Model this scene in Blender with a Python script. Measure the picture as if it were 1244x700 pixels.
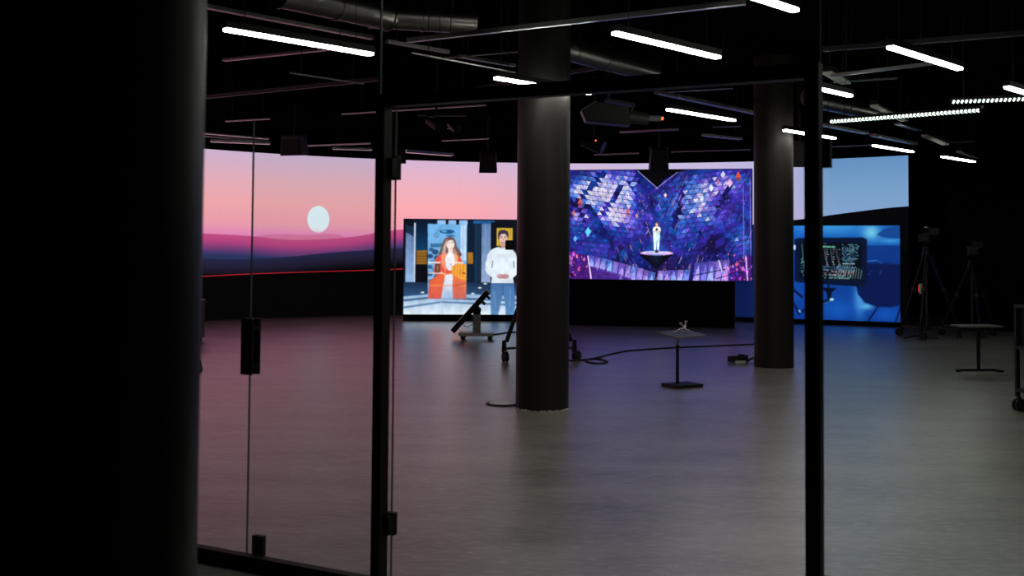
import bpy, math, random
import numpy as np
from mathutils import Vector, Matrix

for o in list(bpy.data.objects):
    bpy.data.objects.remove(o, do_unlink=True)
scene = bpy.context.scene
COL = scene.collection
random.seed(5)
RNG = np.random.default_rng(11)

# ------------------------------------------------------------------ camera
F_PX, PITCH, ROLL, SHIFT_PX = 1350.0, 0.03916, 0.00742, -101.5   # image taken as 1244 x 700
EYE = 1.5
_cp, _sp, _cr, _sr = math.cos(PITCH), math.sin(PITCH), math.cos(ROLL), math.sin(ROLL)
_R0, FWD, _U0 = Vector((1, 0, 0)), Vector((0, _cp, _sp)), Vector((0, -_sp, _cp))
RIGHT = _cr * _R0 + _sr * _U0
UP = _cr * _U0 - _sr * _R0
cam_data = bpy.data.cameras.new('camera')
cam = bpy.data.objects.new('camera', cam_data)
COL.objects.link(cam)
mw = Matrix((RIGHT, UP, -FWD)).transposed().to_4x4()
mw.translation = (0, 0, EYE)
cam.matrix_world = mw
cam_data.sensor_fit = 'HORIZONTAL'
cam_data.sensor_width = 36.0
cam_data.lens = 36.0 * F_PX / 1244.0
cam_data.shift_y = SHIFT_PX / 1244.0
cam_data.clip_start, cam_data.clip_end = 0.05, 100
cam_data.dof.use_dof = True
cam_data.dof.focus_distance = 15.0
cam_data.dof.aperture_fstop = 4.0
scene.camera = cam

# ------------------------------------------------------------------ world and exposure
world = bpy.data.worlds.new('world')
scene.world = world
world.use_nodes = True
world.node_tree.nodes['Background'].inputs['Color'].default_value = (0.6, 0.7, 0.8, 1)
world.node_tree.nodes['Background'].inputs['Strength'].default_value = 0.0
vs = scene.view_settings
vs.view_transform = 'Standard'
vs.look = 'None'
vs.exposure = 0.0
vs.gamma = 1.0
vs.use_curve_mapping = False
LAMP_L = 34.0        # radiance of the linear lamps
LED_L = 1.0          # radiance scale of the LED screens

# ------------------------------------------------------------------ placement: viewing rays of the photograph
def ray(x, y):
    return FWD + RIGHT * ((x - 622) / F_PX) - UP * ((y - 350 - SHIFT_PX) / F_PX)
def atz(x, y, z):
    v = ray(x, y)
    return Vector((0, 0, EYE)) + v * ((z - EYE) / v.z)
def aty(x, y, Y):
    v = ray(x, y)
    return Vector((0, 0, EYE)) + v * (Y / v.y)

# ------------------------------------------------------------------ materials
def srgb(c):
    out = []
    for v in c[:3]:
        v = v / 255.0
        out.append(v / 12.92 if v <= 0.04045 else ((v + 0.055) / 1.055) ** 2.4)
    return (*out, 1.0)

def new_mat(name):
    m = bpy.data.materials.new(name)
    m.use_nodes = True
    nt = m.node_tree
    return m, nt, nt.nodes, nt.links, nt.nodes['Principled BSDF']

def plain(name, col, rough=0.5, metal=0.0, var=0.15, scale=12.0, bump=0.0, spec=0.5):
    m, nt, N, L, p = new_mat(name)
    tc = N.new('ShaderNodeTexCoord')
    no = N.new('ShaderNodeTexNoise')
    no.inputs['Scale'].default_value = scale
    no.inputs['Detail'].default_value = 5
    L.new(tc.outputs['Object'], no.inputs['Vector'])
    rp = N.new('ShaderNodeValToRGB')
    rp.color_ramp.elements[0].position, rp.color_ramp.elements[1].position = 0.3, 0.7
    rp.color_ramp.elements[0].color = (*[c * (1 - var) for c in col[:3]], 1)
    rp.color_ramp.elements[1].color = (*[min(1, c * (1 + var)) for c in col[:3]], 1)
    L.new(no.outputs['Fac'], rp.inputs['Fac'])
    L.new(rp.outputs['Color'], p.inputs['Base Color'])
    p.inputs['Roughness'].default_value = rough
    p.inputs['Metallic'].default_value = metal
    p.inputs['Specular IOR Level'].default_value = spec
    if bump:
        b = N.new('ShaderNodeBump')
        b.inputs['Strength'].default_value = bump
        b.inputs['Distance'].default_value = 0.01
        L.new(no.outputs['Fac'], b.inputs['Height'])
        L.new(b.outputs['Normal'], p.inputs['Normal'])
    return m

def emit(name, col, strength):
    m, nt, N, L, p = new_mat(name)
    p.inputs['Base Color'].default_value = (0.02, 0.02, 0.02, 1)
    p.inputs['Emission Color'].default_value = (*col[:3], 1)
    p.inputs['Emission Strength'].default_value = strength
    return m

M = {}
M['black_paint'] = plain('black_paint', (0.018, 0.0176, 0.0152), 0.42, var=0.1, scale=3, spec=0.14)
M['black_wall'] = plain('black_wall', (0.003, 0.003, 0.003), 0.9, var=0.2, spec=0.1)
M['black_cloth'] = plain('black_cloth', (0.004, 0.004, 0.004), 0.95, var=0.2, scale=30, spec=0.05)
M['ceiling_black'] = plain('ceiling_black', (0.0022, 0.0022, 0.0024), 1.0, var=0.3, scale=2, spec=0.0)
M['frame_black'] = plain('frame_black', (0.007, 0.0075, 0.0075), 0.5, var=0.1, spec=0.2)
M['plastic_black'] = plain('plastic_black', (0.006, 0.006, 0.0066), 0.45, var=0.1, spec=0.3)
M['rubber'] = plain('rubber', (0.012, 0.012, 0.012), 0.7, var=0.1)
M['steel'] = plain('steel', (0.42, 0.42, 0.43), 0.32, 0.9, var=0.08)
M['alu'] = plain('alu', (0.55, 0.55, 0.55), 0.4, 0.6, var=0.08)
M['tray_grey'] = plain('tray_grey', (0.62, 0.61, 0.59), 0.34, 1.0, var=0.1)
M['dark_grey'] = plain('dark_grey', (0.03, 0.03, 0.032), 0.5, var=0.1)
M['mid_grey'] = plain('mid_grey', (0.16, 0.16, 0.16), 0.5, var=0.1)
M['dull_metal'] = plain('dull_metal', (0.30, 0.30, 0.30), 0.40, 1.0, var=0.1)
M['duct_grey'] = plain('duct_grey', (0.20, 0.195, 0.185), 0.32, 1.0, var=0.1)
M['louvre'] = plain('louvre', (0.62, 0.63, 0.58), 0.4, var=0.1, scale=40)
M['white_plastic'] = plain('white_plastic', (0.7, 0.7, 0.7), 0.4, var=0.05)
M['table_grey'] = plain('table_grey', (0.13, 0.13, 0.13), 0.32, var=0.1)
M['hatch'] = plain('hatch', (0.9, 0.88, 0.88), 0.4, var=0.15, scale=20)
M['plaster'] = plain('plaster', (0.5, 0.48, 0.42), 0.8, var=0.2)
M['lamp_glow'] = emit('lamp_glow', (1.0, 0.97, 0.90), LAMP_L)
M['louvre_glow'] = emit('louvre_glow', (0.95, 1.0, 0.92), 3.5)
M['orange_led'] = emit('orange_led', (1.0, 0.18, 0.05), 1.6)
M['red_led'] = emit('red_led', (0.9, 0.03, 0.05), 0.8)

def make_floor_mat():
    m, nt, N, L, p = new_mat('floor_resin')
    tc = N.new('ShaderNodeTexCoord')
    mp = N.new('ShaderNodeMapping')
    mp.inputs['Rotation'].default_value = (0, 0, 0.35)
    mp.inputs['Scale'].default_value = (1.0, 2.6, 1.0)
    L.new(tc.outputs['Object'], mp.inputs['Vector'])
    n1 = N.new('ShaderNodeTexNoise'); n1.inputs['Scale'].default_value = 0.9; n1.inputs['Detail'].default_value = 9; n1.inputs['Roughness'].default_value = 0.62
    n2 = N.new('ShaderNodeTexNoise'); n2.inputs['Scale'].default_value = 7; n2.inputs['Detail'].default_value = 8; n2.inputs['Roughness'].default_value = 0.75
    L.new(mp.outputs['Vector'], n1.inputs['Vector'])
    L.new(mp.outputs['Vector'], n2.inputs['Vector'])
    mx = N.new('ShaderNodeMath'); mx.operation = 'MULTIPLY_ADD'
    L.new(n1.outputs['Fac'], mx.inputs[0]); mx.inputs[1].default_value = 0.55
    m2 = N.new('ShaderNodeMath'); m2.operation = 'MULTIPLY'; m2.inputs[1].default_value = 0.45
    L.new(n2.outputs['Fac'], m2.inputs[0]); L.new(m2.outputs[0], mx.inputs[2])
    rp = N.new('ShaderNodeValToRGB')
    rp.color_ramp.elements[0].position, rp.color_ramp.elements[1].position = 0.32, 0.68
    rp.color_ramp.elements[0].color = (0.095, 0.088, 0.074, 1)
    rp.color_ramp.elements[1].color = (0.37, 0.348, 0.302, 1)
    L.new(mx.outputs[0], rp.inputs['Fac'])
    # pale scuffs
    n3 = N.new('ShaderNodeTexNoise'); n3.inputs['Scale'].default_value = 22; n3.inputs['Detail'].default_value = 4
    mp3 = N.new('ShaderNodeMapping'); mp3.inputs['Rotation'].default_value = (0, 0, -0.3); mp3.inputs['Scale'].default_value = (0.55, 1.6, 1)
    L.new(tc.outputs['Object'], mp3.inputs['Vector']); L.new(mp3.outputs['Vector'], n3.inputs['Vector'])
    r3 = N.new('ShaderNodeValToRGB'); r3.color_ramp.elements[0].position, r3.color_ramp.elements[1].position = 0.54, 0.70
    L.new(n3.outputs['Fac'], r3.inputs['Fac'])
    mix = N.new('ShaderNodeMix'); mix.data_type = 'RGBA'
    L.new(r3.outputs['Color'], mix.inputs['Factor'])
    L.new(rp.outputs['Color'], mix.inputs['A']); mix.inputs['B'].default_value = (0.46, 0.435, 0.385, 1)
    L.new(mix.outputs['Result'], p.inputs['Base Color'])
    rr = N.new('ShaderNodeMapRange'); rr.inputs['To Min'].default_value = 0.26; rr.inputs['To Max'].default_value = 0.36
    L.new(n1.outputs['Fac'], rr.inputs['Value']); L.new(rr.outputs['Result'], p.inputs['Roughness'])
    p.inputs['Coat IOR'].default_value = 1.85
    cw = N.new('ShaderNodeMapRange'); cw.inputs['From Min'].default_value = 0.34; cw.inputs['From Max'].default_value = 0.66; cw.inputs['To Min'].default_value = 0.50; cw.inputs['To Max'].default_value = 1.0
    L.new(mx.outputs[0], cw.inputs['Value']); L.new(cw.outputs['Result'], p.inputs['Coat Weight'])
    L.new(rr.outputs['Result'], p.inputs['Coat Roughness'])
    b = N.new('ShaderNodeBump'); b.inputs['Strength'].default_value = 0.5; b.inputs['Distance'].default_value = 0.01
    L.new(mx.outputs[0], b.inputs['Height']); L.new(b.outputs['Normal'], p.inputs['Normal']); L.new(b.outputs['Normal'], p.inputs['Coat Normal'])
    return m
M['floor'] = make_floor_mat()

def make_glass():
    m, nt, N, L, p = new_mat('clear_glass')
    N.remove(p)
    out = N['Material Output']
    tr = N.new('ShaderNodeBsdfTransparent'); tr.inputs['Color'].default_value = (0.960, 0.985, 0.979, 1)
    gl = N.new('ShaderNodeBsdfGlossy'); gl.inputs['Roughness'].default_value = 0.0; gl.inputs['Color'].default_value = (0.95, 1, 0.98, 1)
    fr = N.new('ShaderNodeFresnel'); fr.inputs['IOR'].default_value = 1.45
    mx = N.new('ShaderNodeMixShader')
    ge = N.new('ShaderNodeNewGeometry')          # reflect on the outer face only: the thin pane has no inner total reflection
    on = N.new('ShaderNodeMath'); on.operation = 'SUBTRACT'; on.inputs[0].default_value = 1.0
    L.new(ge.outputs['Backfacing'], on.inputs[1])
    ml = N.new('ShaderNodeMath'); ml.operation = 'MULTIPLY'
    L.new(fr.outputs['Fac'], ml.inputs[0]); L.new(on.outputs[0], ml.inputs[1])
    L.new(ml.outputs[0], mx.inputs['Fac']); L.new(tr.outputs[0], mx.inputs[1]); L.new(gl.outputs[0], mx.inputs[2])
    L.new(mx.outputs[0], out.inputs['Surface'])
    return m
M['glass'] = make_glass()
M['glass_edge'] = plain('glass_edge', (0.16, 0.20, 0.19), 0.2, var=0.1)

def make_display_mat(name):
    m, nt, N, L, p = new_mat(name)
    at = N.new('ShaderNodeAttribute'); at.attribute_name = 'picture'
    p.inputs['Base Color'].default_value = (0.01, 0.01, 0.01, 1)
    p.inputs['Roughness'].default_value = 0.5
    L.new(at.outputs['Color'], p.inputs['Emission Color'])
    p.inputs['Emission Strength'].default_value = LED_L
    return m
M['display'] = make_display_mat('screen_picture')

# ------------------------------------------------------------------ mesh helpers
class MB:
    def __init__(s): s.v, s.f, s.smooth, s.mi = [], [], [], []
    def _add(s, vs_, fs, sm=False, mi=0):
        b = len(s.v)
        s.v += [tuple(q) for q in vs_]
        for f in fs:
            s.f.append([i + b for i in f]); s.smooth.append(sm); s.mi.append(mi)
        return s
    def box(s, c, size, rot=None, mi=0, taper=1.0):
        c = Vector(c); hx, hy, hz = size[0] / 2, size[1] / 2, size[2] / 2
        pts = []
        for z in (-1, 1):
            k = taper if z > 0 else 1.0
            for x, y in ((-1, -1), (1, -1), (1, 1), (-1, 1)):
                q = Vector((x * hx * k, y * hy * k, z * hz))
                pts.append(c + (rot @ q if rot else q))
        return s._add(pts, [(3, 2, 1, 0), (4, 5, 6, 7), (0, 1, 5, 4), (1, 2, 6, 5), (2, 3, 7, 6), (3, 0, 4, 7)], mi=mi)
    def bar(s, a, b, w, h, upv=(0, 0, 1)):
        a, b = Vector(a), Vector(b); d = (b - a).normalized(); u = Vector(upv)
        sd = d.cross(u).normalized(); u = sd.cross(d).normalized()
        pts = []
        for q in (a, b):
            for x, z in ((-1, -1), (1, -1), (1, 1), (-1, 1)):
                pts.append(q + sd * (x * w / 2) + u * (z * h / 2))
        return s._add(pts, [(0, 1, 2, 3), (7, 6, 5, 4), (0, 4, 5, 1), (1, 5, 6, 2), (2, 6, 7, 3), (3, 7, 4, 0)])
    def cyl(s, a, b, r0, r1=None, n=16, cap=True):
        r1 = r0 if r1 is None else r1
        a, b = Vector(a), Vector(b); d = (b - a).normalized()
        t = Vector((1, 0, 0)) if abs(d.x) < 0.9 else Vector((0, 1, 0))
        x = d.cross(t).normalized(); y = d.cross(x)
        pts = []
        for q, r in ((a, r0), (b, r1)):
            for i in range(n):
                an = 2 * math.pi * i / n
                pts.append(q + x * (r * math.cos(an)) + y * (r * math.sin(an)))
        s._add(pts, [(i, (i + 1) % n, n + (i + 1) % n, n + i) for i in range(n)], True)
        if cap:
            s._add(pts[:n], [tuple(range(n))[::-1]]); s._add(pts[n:], [tuple(range(n))])
        return s
    def lathe(s, prof, n=32, c=(0, 0, 0), sm=True):
        c = Vector(c); pts = []
        for r, z in prof:
            for i in range(n):
                a = 2 * math.pi * i / n
                pts.append(c + Vector((r * math.cos(a), r * math.sin(a), z)))
        fs = []
        for k in range(len(prof) - 1):
            for i in range(n):
                fs.append((k * n + i, k * n + (i + 1) % n, (k + 1) * n + (i + 1) % n, (k + 1) * n + i))
        s._add(pts, fs, sm)
        s._add(pts[:n], [tuple(range(n))[::-1]]); s._add(pts[-n:], [tuple(range(n))])
        return s
    def tube(s, path, r, n=8):
        path = [Vector(q) for q in path]; pts = []
        for i, q in enumerate(path):
            d = (path[min(i + 1, len(path) - 1)] - path[max(i - 1, 0)]).normalized()
            t = Vector((0, 0, 1)) if abs(d.z) < 0.9 else Vector((1, 0, 0))
            x = d.cross(t).normalized(); y = d.cross(x)
            for k in range(n):
                a = 2 * math.pi * k / n
                pts.append(q + x * (r * math.cos(a)) + y * (r * math.sin(a)))
        m = len(path); fs = []
        for i in range(m - 1):
            for k in range(n):
                fs.append((i * n + k, i * n + (k + 1) % n, (i + 1) * n + (k + 1) % n, (i + 1) * n + k))
        s._add(pts, fs, True)
        s._add(pts[:n], [tuple(range(n))[::-1]]); s._add(pts[-n:], [tuple(range(n))])
        return s
    def prism(s, poly, a, b):
        """poly: list of 3-d points of one end, extruded by the vector b-a"""
        off = Vector(b) - Vector(a); n = len(poly)
        pts = [Vector(q) for q in poly] + [Vector(q) + off for q in poly]
        fs = [tuple(range(n))[::-1], tuple(range(n, 2 * n))] + [(i, (i + 1) % n, n + (i + 1) % n, n + i) for i in range(n)]
        return s._add(pts, fs)
    def build(s, name, mat, parent=None, bevel=0.0, mats=None):
        me = bpy.data.meshes.new(name)
        me.from_pydata(s.v, [], s.f)
        me.polygons.foreach_set('use_smooth', s.smooth)
        for mt in (mats or [mat]):
            me.materials.append(M[mt] if isinstance(mt, str) else mt)
        if mats: me.polygons.foreach_set('material_index', s.mi)
        me.update()
        o = bpy.data.objects.new(name, me)
        COL.objects.link(o)
        if parent is not None: o.parent = parent
        if bevel:
            bv = o.modifiers.new('bevel', 'BEVEL'); bv.width = bevel; bv.segments = 2; bv.limit_method = 'ANGLE'
        return o

def tag(o, label, cat, group=None, kind=None):
    o['label'] = label; o['category'] = cat
    if group: o['group'] = group
    if kind: o['kind'] = kind
    return o
def thing(name, loc, rz=0.0, label=None, cat=None, group=None, kind=None):
    o = bpy.data.objects.new(name, None); COL.objects.link(o)
    o.location = loc; o.rotation_euler = (0, 0, rz); o.empty_display_size = 0.1
    if label: tag(o, label, cat, group, kind)
    return o
def copy_tree(o, parent=None):
    c = o.copy(); COL.objects.link(c)
    if parent is not None: c.parent = parent
    for ch in list(o.children): copy_tree(ch, c)
    return c
def struct(o, label, cat):
    return tag(o, label, cat, kind='structure')

# ------------------------------------------------------------------ room shell
XL, XR, YF, YB, ZC = -10.0, 12.0, -3.5, 27.0, 4.0
struct(MB().box(((XL + XR) / 2, (YF + YB) / 2, -0.1), (XR - XL, YB - YF, 0.2)).build('floor', 'floor'),
       'grey-brown polished resin floor with coloured reflections', 'floor')
struct(MB().box(((XL + XR) / 2, (YF + YB) / 2, ZC + 0.1), (XR - XL, YB - YF, 0.2)).build('ceiling', 'ceiling_black'),
       'black painted ceiling above hanging lamps and beams', 'ceiling')
struct(MB().box((XL - 0.1, (YF + YB) / 2, ZC / 2), (0.2, YB - YF, ZC)).build('wall_left', 'black_wall'), 'black side wall of the studio beside the sunset screen', 'wall')
struct(MB().box((XR + 0.1, (YF + YB) / 2, ZC / 2), (0.2, YB - YF, ZC)).build('wall_right', 'black_wall'), 'black side wall of the studio behind the cart', 'wall')
struct(MB().box(((XL + XR) / 2, YB + 0.1, ZC / 2), (XR - XL + 0.4, 0.2, ZC)).build('wall_back', 'black_wall'), 'black wall behind the curved screen', 'wall')
struct(MB().box(((XL + XR) / 2, YF - 0.1, ZC / 2), (XR - XL + 0.4, 0.2, ZC)).build('wall_front', 'black_wall'), 'black wall at the near end of the hall', 'wall')

# columns
def column(x, y, r, label, chips=False):
    c = thing('round_column', (x, y, 0), 0, label, 'column')
    MB().lathe([(r, 0), (r, 0.02), (r, ZC)], 64).build('shaft', 'black_paint', c)
    if chips:
        mb = MB(); rr = random.Random(3)
        for k in range(26):
            a = math.radians(rr.uniform(200, 340)); s = rr.uniform(0.006, 0.02)
            q = Vector((math.cos(a), math.sin(a), 0)) * (r + s * 0.4)
            mb.box(q + Vector((0, 0, s * 0.25)), (s * 2.2, s, s * 0.5), Matrix.Rotation(a + rr.uniform(-.5, .5), 3, 'Z'))
        mb.build('chipped_plaster', 'plaster', c)
    return c
RC = 0.25
column(0.298, 10.283 + RC, RC, 'round black column with chipped plaster at its foot beside the floor hatch', True)
column(3.34 + 0.045, 14.117 + RC, RC, 'round black column with a coiled cable lying at its foot')
column(-0.94, 2.45, RC, 'dark round column on the near side of the glass wall')

# ------------------------------------------------------------------ glass wall and door
GA = Vector((-1.5216, 5.4125, 0)); GD = Vector((0.87389, -0.48613, 0)); GN = Vector((0.48613, 0.87389, 0))   # GN points into the studio
def gp(s, z=0.0, n=0.0):
    return GA + GD * s + GN * n + Vector((0, 0, z))
def gparam(px):
    v = ray(px, 400); k = (GA.dot(GN)) / (v.dot(GN))
    return (Vector((0, 0, EYE)) + v * k - GA).dot(GD)
sL, sR = gparam(463.5), gparam(989)           # centres of the door posts
s0, s1 = gparam(240.5), sR + 1.95
GROT = Matrix.Rotation(math.atan2(GD.y, GD.x), 3, 'Z')
def gbox(mb, sa, sb, za, zb, t, n=0.0):
    return mb.box(gp((sa + sb) / 2, (za + zb) / 2, n), (abs(sb - sa), t, zb - za), GROT)
HEAD = 2.115
def pane(name, parent, sa, sb, za, zb, n=0.0):
    return gbox(MB(), sa, sb, za, zb, 0.010, n).build(name, 'glass', parent)
wn = thing('window_1', (0, 0, 0)); struct(wn, 'fixed floor-to-ceiling glass pane beside the dark near column', 'glass pane')
pane('glass_pane', wn, s0, sL - 0.024, 0.06, ZC - 0.01)
gbox(MB(), s0 - 0.6, sL - 0.024, 0.0, 0.06, 0.05).build('floor_channel', 'frame_black', wn)
gbox(MB(), s0 - 0.012, s0, 0.06, ZC - 0.01, 0.012).build('edge_profile', 'frame_black', wn)
pane('glass_pane', wn, s0 - 0.6, s0 - 0.012, 0.06, ZC - 0.01)
wn = thing('window_2', (0, 0, 0)); struct(wn, 'fixed floor-to-ceiling glass pane on the cart side of the doorway', 'glass pane')
pane('glass_pane', wn, sR + 0.027, s1, 0.06, ZC - 0.01)
gbox(MB(), sR + 0.027, s1, 0.0, 0.06, 0.05).build('floor_channel', 'frame_black', wn)
wn = thing('window_3', (0, 0, 0)); struct(wn, 'glass transom above the head rail of the doorway', 'glass pane')
pane('glass_pane', wn, sL - 0.018, sR + 0.021, HEAD + 0.056, ZC - 0.01)
for s in (sL - 0.021, sR + 0.024):
    gbox(MB(), s - 0.003, s + 0.003, HEAD + 0.056, ZC - 0.01, 0.012).build('glass_joint', 'glass_edge', wn)
dr = thing('door_1', (0, 0, 0)); struct(dr, 'slim black metal frame of the open double doorway', 'door frame')
gbox(MB(), sL - 0.023, sL + 0.023, 0, HEAD, 0.06).build('post', 'frame_black', dr)
gbox(MB(), sR - 0.026, sR + 0.026, 0, HEAD, 0.06).build('post', 'frame_black', dr)
gbox(MB(), sL - 0.023, sR + 0.026, HEAD, HEAD + 0.055, 0.06).build('head_rail', 'frame_black', dr)
# two frameless glass leaves, both swung flat against the fixed panes on the studio side
def leaf(name, label, sh, sgn):
    d = thing(name, (0, 0, 0)); struct(d, label, 'glass door')
    off, wl = 0.062, 0.832
    a, b = sh + sgn * 0.012, sh + sgn * (0.012 + wl)
    gbox(MB(), min(a, b), max(a, b), 0.012, HEAD - 0.008, 0.010, off).build('glass_pane', 'glass', d)
    for e in (a, b):
        gbox(MB(), e - 0.0015, e + 0.0015, 0.012, HEAD - 0.008, 0.011, off).build('polished_edge', 'glass_edge', d)
    for za, zb in ((0.24, 0.338), (1.798, 1.903)):
        h = gbox(MB(), sh - sgn * 0.008, sh + sgn * 0.060, za, zb, 0.030, off).build('hinge', 'frame_black', d, 0.002)
        gbox(MB(), sh - sgn * 0.008, sh + sgn * 0.012, za + .01, zb - .01, 0.062, 0.040).build('knuckle', 'frame_black', h)
    mb = gbox(MB(), b - 0.034, b + 0.034, 0.888, 1.155, 0.016, off + 0.028)
    gbox(mb, b - 0.034, b + 0.034, 0.888, 1.155, 0.016, off - 0.022)
    hd = mb.build('pull_handle', 'frame_black', d, 0.003)
    mb = MB()
    for z in (0.93, 1.11): gbox(mb, b - sgn * 0.028 - 0.008, b - sgn * 0.028 + 0.008, z - .01, z + .01, 0.05, off)
    mb.build('handle_bolt', 'frame_black', hd)
    c = b - sgn * 0.073
    gbox(MB(), c - 0.032, c + 0.032, 0.045, 0.138, 0.028, off).build('lock_patch', 'frame_black', d, 0.002)
leaf('door_2', 'open frameless glass door leaf with black pull handle by the near column', sL + 0.034, -1)
leaf('door_3', 'open frameless glass door leaf hinged to the post on the cart side', sR - 0.034 + 0.022, 1)

# ------------------------------------------------------------------ curved LED wall
LC, LR, LTOP = Vector((1.087, 15.411, 0)), 10.03, 3.45
def proj_x(p):
    d = Vector(p) - Vector((0, 0, EYE))
    return 622 + F_PX * d.dot(RIGHT) / d.dot(FWD)
def make_led_mat():
    m, nt, N, L, p = new_mat('led_sunset_picture')
    uv = N.new('ShaderNodeUVMap'); uv.uv_map = 'UVMap'
    sp = N.new('ShaderNodeSeparateXYZ'); L.new(uv.outputs['UV'], sp.inputs[0])
    U, V = sp.outputs[0], sp.outputs[1]         # U: 0..1 along the wall, V: height / 3.5 m
    def math_(op, a, b=None, c=None, clamp=False):
        n = N.new('ShaderNodeMath'); n.operation = op; n.use_clamp = clamp
        for i, q in enumerate((a, b, c)):
            if q is None: continue
            if isinstance(q, (int, float)): n.inputs[i].default_value = q
            else: L.new(q, n.inputs[i])
        return n.outputs[0]
    def ramp(fac, stops, interp='LINEAR'):
        r = N.new('ShaderNodeValToRGB'); r.color_ramp.interpolation = interp
        els = r.color_ramp.elements
        els[0].position, els[0].color = stops[0][0], srgb(stops[0][1])
        els[1].position, els[1].color = stops[-1][0], srgb(stops[-1][1])
        for ps, c in stops[1:-1]:
            e = els.new(ps); e.color = srgb(c)
        L.new(fac, r.inputs['Fac']); return r.outputs['Color']
    def curve(fac, pts):
        c = N.new('ShaderNodeFloatCurve'); cu = c.mapping.curves[0]
        c.mapping.use_clip = False
        cu.points[0].location = pts[0]; cu.points[1].location = pts[-1]
        for q in pts[1:-1]: cu.points.new(*q)
        c.mapping.update(); L.new(fac, c.inputs['Value']); return c.outputs[0]
    def mix(f, a, b):
        n = N.new('ShaderNodeMix'); n.data_type = 'RGBA'
        L.new(f, n.inputs['Factor'])
        for s_, q in (('A', a), ('B', b)):
            if isinstance(q, tuple): n.inputs[s_].default_value = q
            else: L.new(q, n.inputs[s_])
        return n.outputs['Result']
    def below(h, soft=0.0015):                   # 1 where V < h
        return math_('DIVIDE', math_('SUBTRACT', h, V), soft, clamp=True)
    up = lambda px: (px - 40) / 1080.0
    zv = lambda px, y: ledz(px, y) / 3.5
    sky_l = ramp(V, [(0.50, (238, 138, 190)), (0.555, (246, 160, 178)), (0.68, (252, 172, 178)), (0.82, (240, 178, 192)), (0.985, (214, 182, 214))])
    sky_m = ramp(V, [(0.50, (200, 165, 205)), (0.70, (196, 176, 212)), (0.86, (196, 182, 216)), (0.985, (200, 188, 226))])
    sky_r = ramp(V, [(0.60, (150, 175, 222)), (0.80, (132, 168, 214)), (0.985, (112, 152, 204))])
    fm = ramp(U, [(up(560), (0, 0, 0)), (up(820), (255, 255, 255))])
    fr = ramp(U, [(up(860), (0, 0, 0)), (up(960), (150, 150, 150)), (up(1010), (255, 255, 255))])
    sky = mix(fr, mix(fm, sky_l, sky_m), sky_r)
    # sun
    su, sv, ru, rv = up(386.5), zv(386.5, 266.5), 13.6 / 1080.0, (ledz(386.5, 250) - ledz(386.5, 266.5)) / 3.5
    dx = math_('DIVIDE', math_('SUBTRACT', U, su), ru); dy = math_('DIVIDE', math_('SUBTRACT', V, sv), rv)
    rr = math_('ADD', math_('MULTIPLY', dx, dx), math_('MULTIPLY', dy, dy))
    fs = math_('DIVIDE', math_('SUBTRACT', 1.0, rr), 0.06, clamp=True)
    sunc = ramp(math_('MULTIPLY_ADD', dy, 0.5, 0.5), [(0.0, (245, 205, 215)), (0.16, (236, 243, 252)), (1.0, (236, 246, 254))])
    col = mix(fs, sky, sunc)
    def dune(pts):
        return curve(U, [(0.0, pts[0][1])] + [(up(px), v) for px, v in pts] + [(1.0, pts[-1][1])])
    P = lambda lst: [(px, zv(px, y)) for px, y in lst]
    h0 = dune(P([(200, 296), (290, 292), (312, 286.5), (340, 284.3), (375, 285), (405, 284), (425, 289), (470, 293), (640, 300)]))
    col = mix(below(h0, 0.004), col, (*srgb((222, 118, 160))[:3], 1))
    h1 = dune(P([(200, 281), (240, 283.2), (300, 286.3), (350, 291), (400, 290), (440, 286), (460, 282), (500, 277.5), (560, 272), (660, 268), (760, 272), (860, 276), (967, 267), (1030, 258.5), (1104, 250.5)]))
    h2 = dune(P([(200, 311), (290, 315), (350, 312), (400, 307), (460, 303), (500, 300), (600, 292), (700, 286), (800, 300), (1104, 305)]))
    # first dune: magenta fading towards violet-blue at its foot
    d1 = math_('DIVIDE', math_('SUBTRACT', h1, V), 0.125, clamp=True)
    c1 = ramp(d1, [(0.0, (204, 82, 134)), (0.3, (190, 70, 130)), (0.62, (128, 62, 122)), (0.85, (72, 58, 112)), (1.0, (44, 54, 96))])
    c1 = mix(ramp(U, [(up(640), (0, 0, 0)), (up(760), (255, 255, 255))]), c1, (0.002, 0.002, 0.003, 1))
    col = mix(below(h1), col, c1)
    d2 = math_('DIVIDE', math_('SUBTRACT', h2, V), 0.115, clamp=True)
    c2 = ramp(d2, [(0.0, (40, 40, 74)), (0.45, (36, 30, 52)), (0.85, (16, 13, 22)), (1.0, (4, 4, 6))])
    c2 = mix(ramp(U, [(up(640), (0, 0, 0)), (up(760), (255, 255, 255))]), c2, (0.001, 0.001, 0.0015, 1))
    col = mix(below(h2), col, c2)
    # glowing red line at the foot of the dunes, black below it
    hr = dune(P([(200, 338), (240, 336.3), (300, 333.2), (360, 331), (460, 328), (500, 326.5), (640, 323), (1104, 330)]))
    col = mix(below(hr, 0.0012), col, (0.0012, 0.0012, 0.0015, 1))
    t = math_('ABSOLUTE', math_('SUBTRACT', V, hr))
    fl = math_('SUBTRACT', 1.0, math_('DIVIDE', t, 0.0032), clamp=True)
    fl = math_('MULTIPLY', fl, ramp(U, [(up(600), (255, 255, 255)), (up(680), (0, 0, 0))]))
    col = mix(fl, col, (0.75, 0.02, 0.03, 1))
    p.inputs['Base Color'].default_value = (0.003, 0.003, 0.003, 1)
    p.inputs['Specular IOR Level'].default_value = 0.1
    p.inputs['Roughness'].default_value = 0.6
    L.new(col, p.inputs['Emission Color'])
    p.inputs['Emission Strength'].default_value = LED_L
    return m
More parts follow.
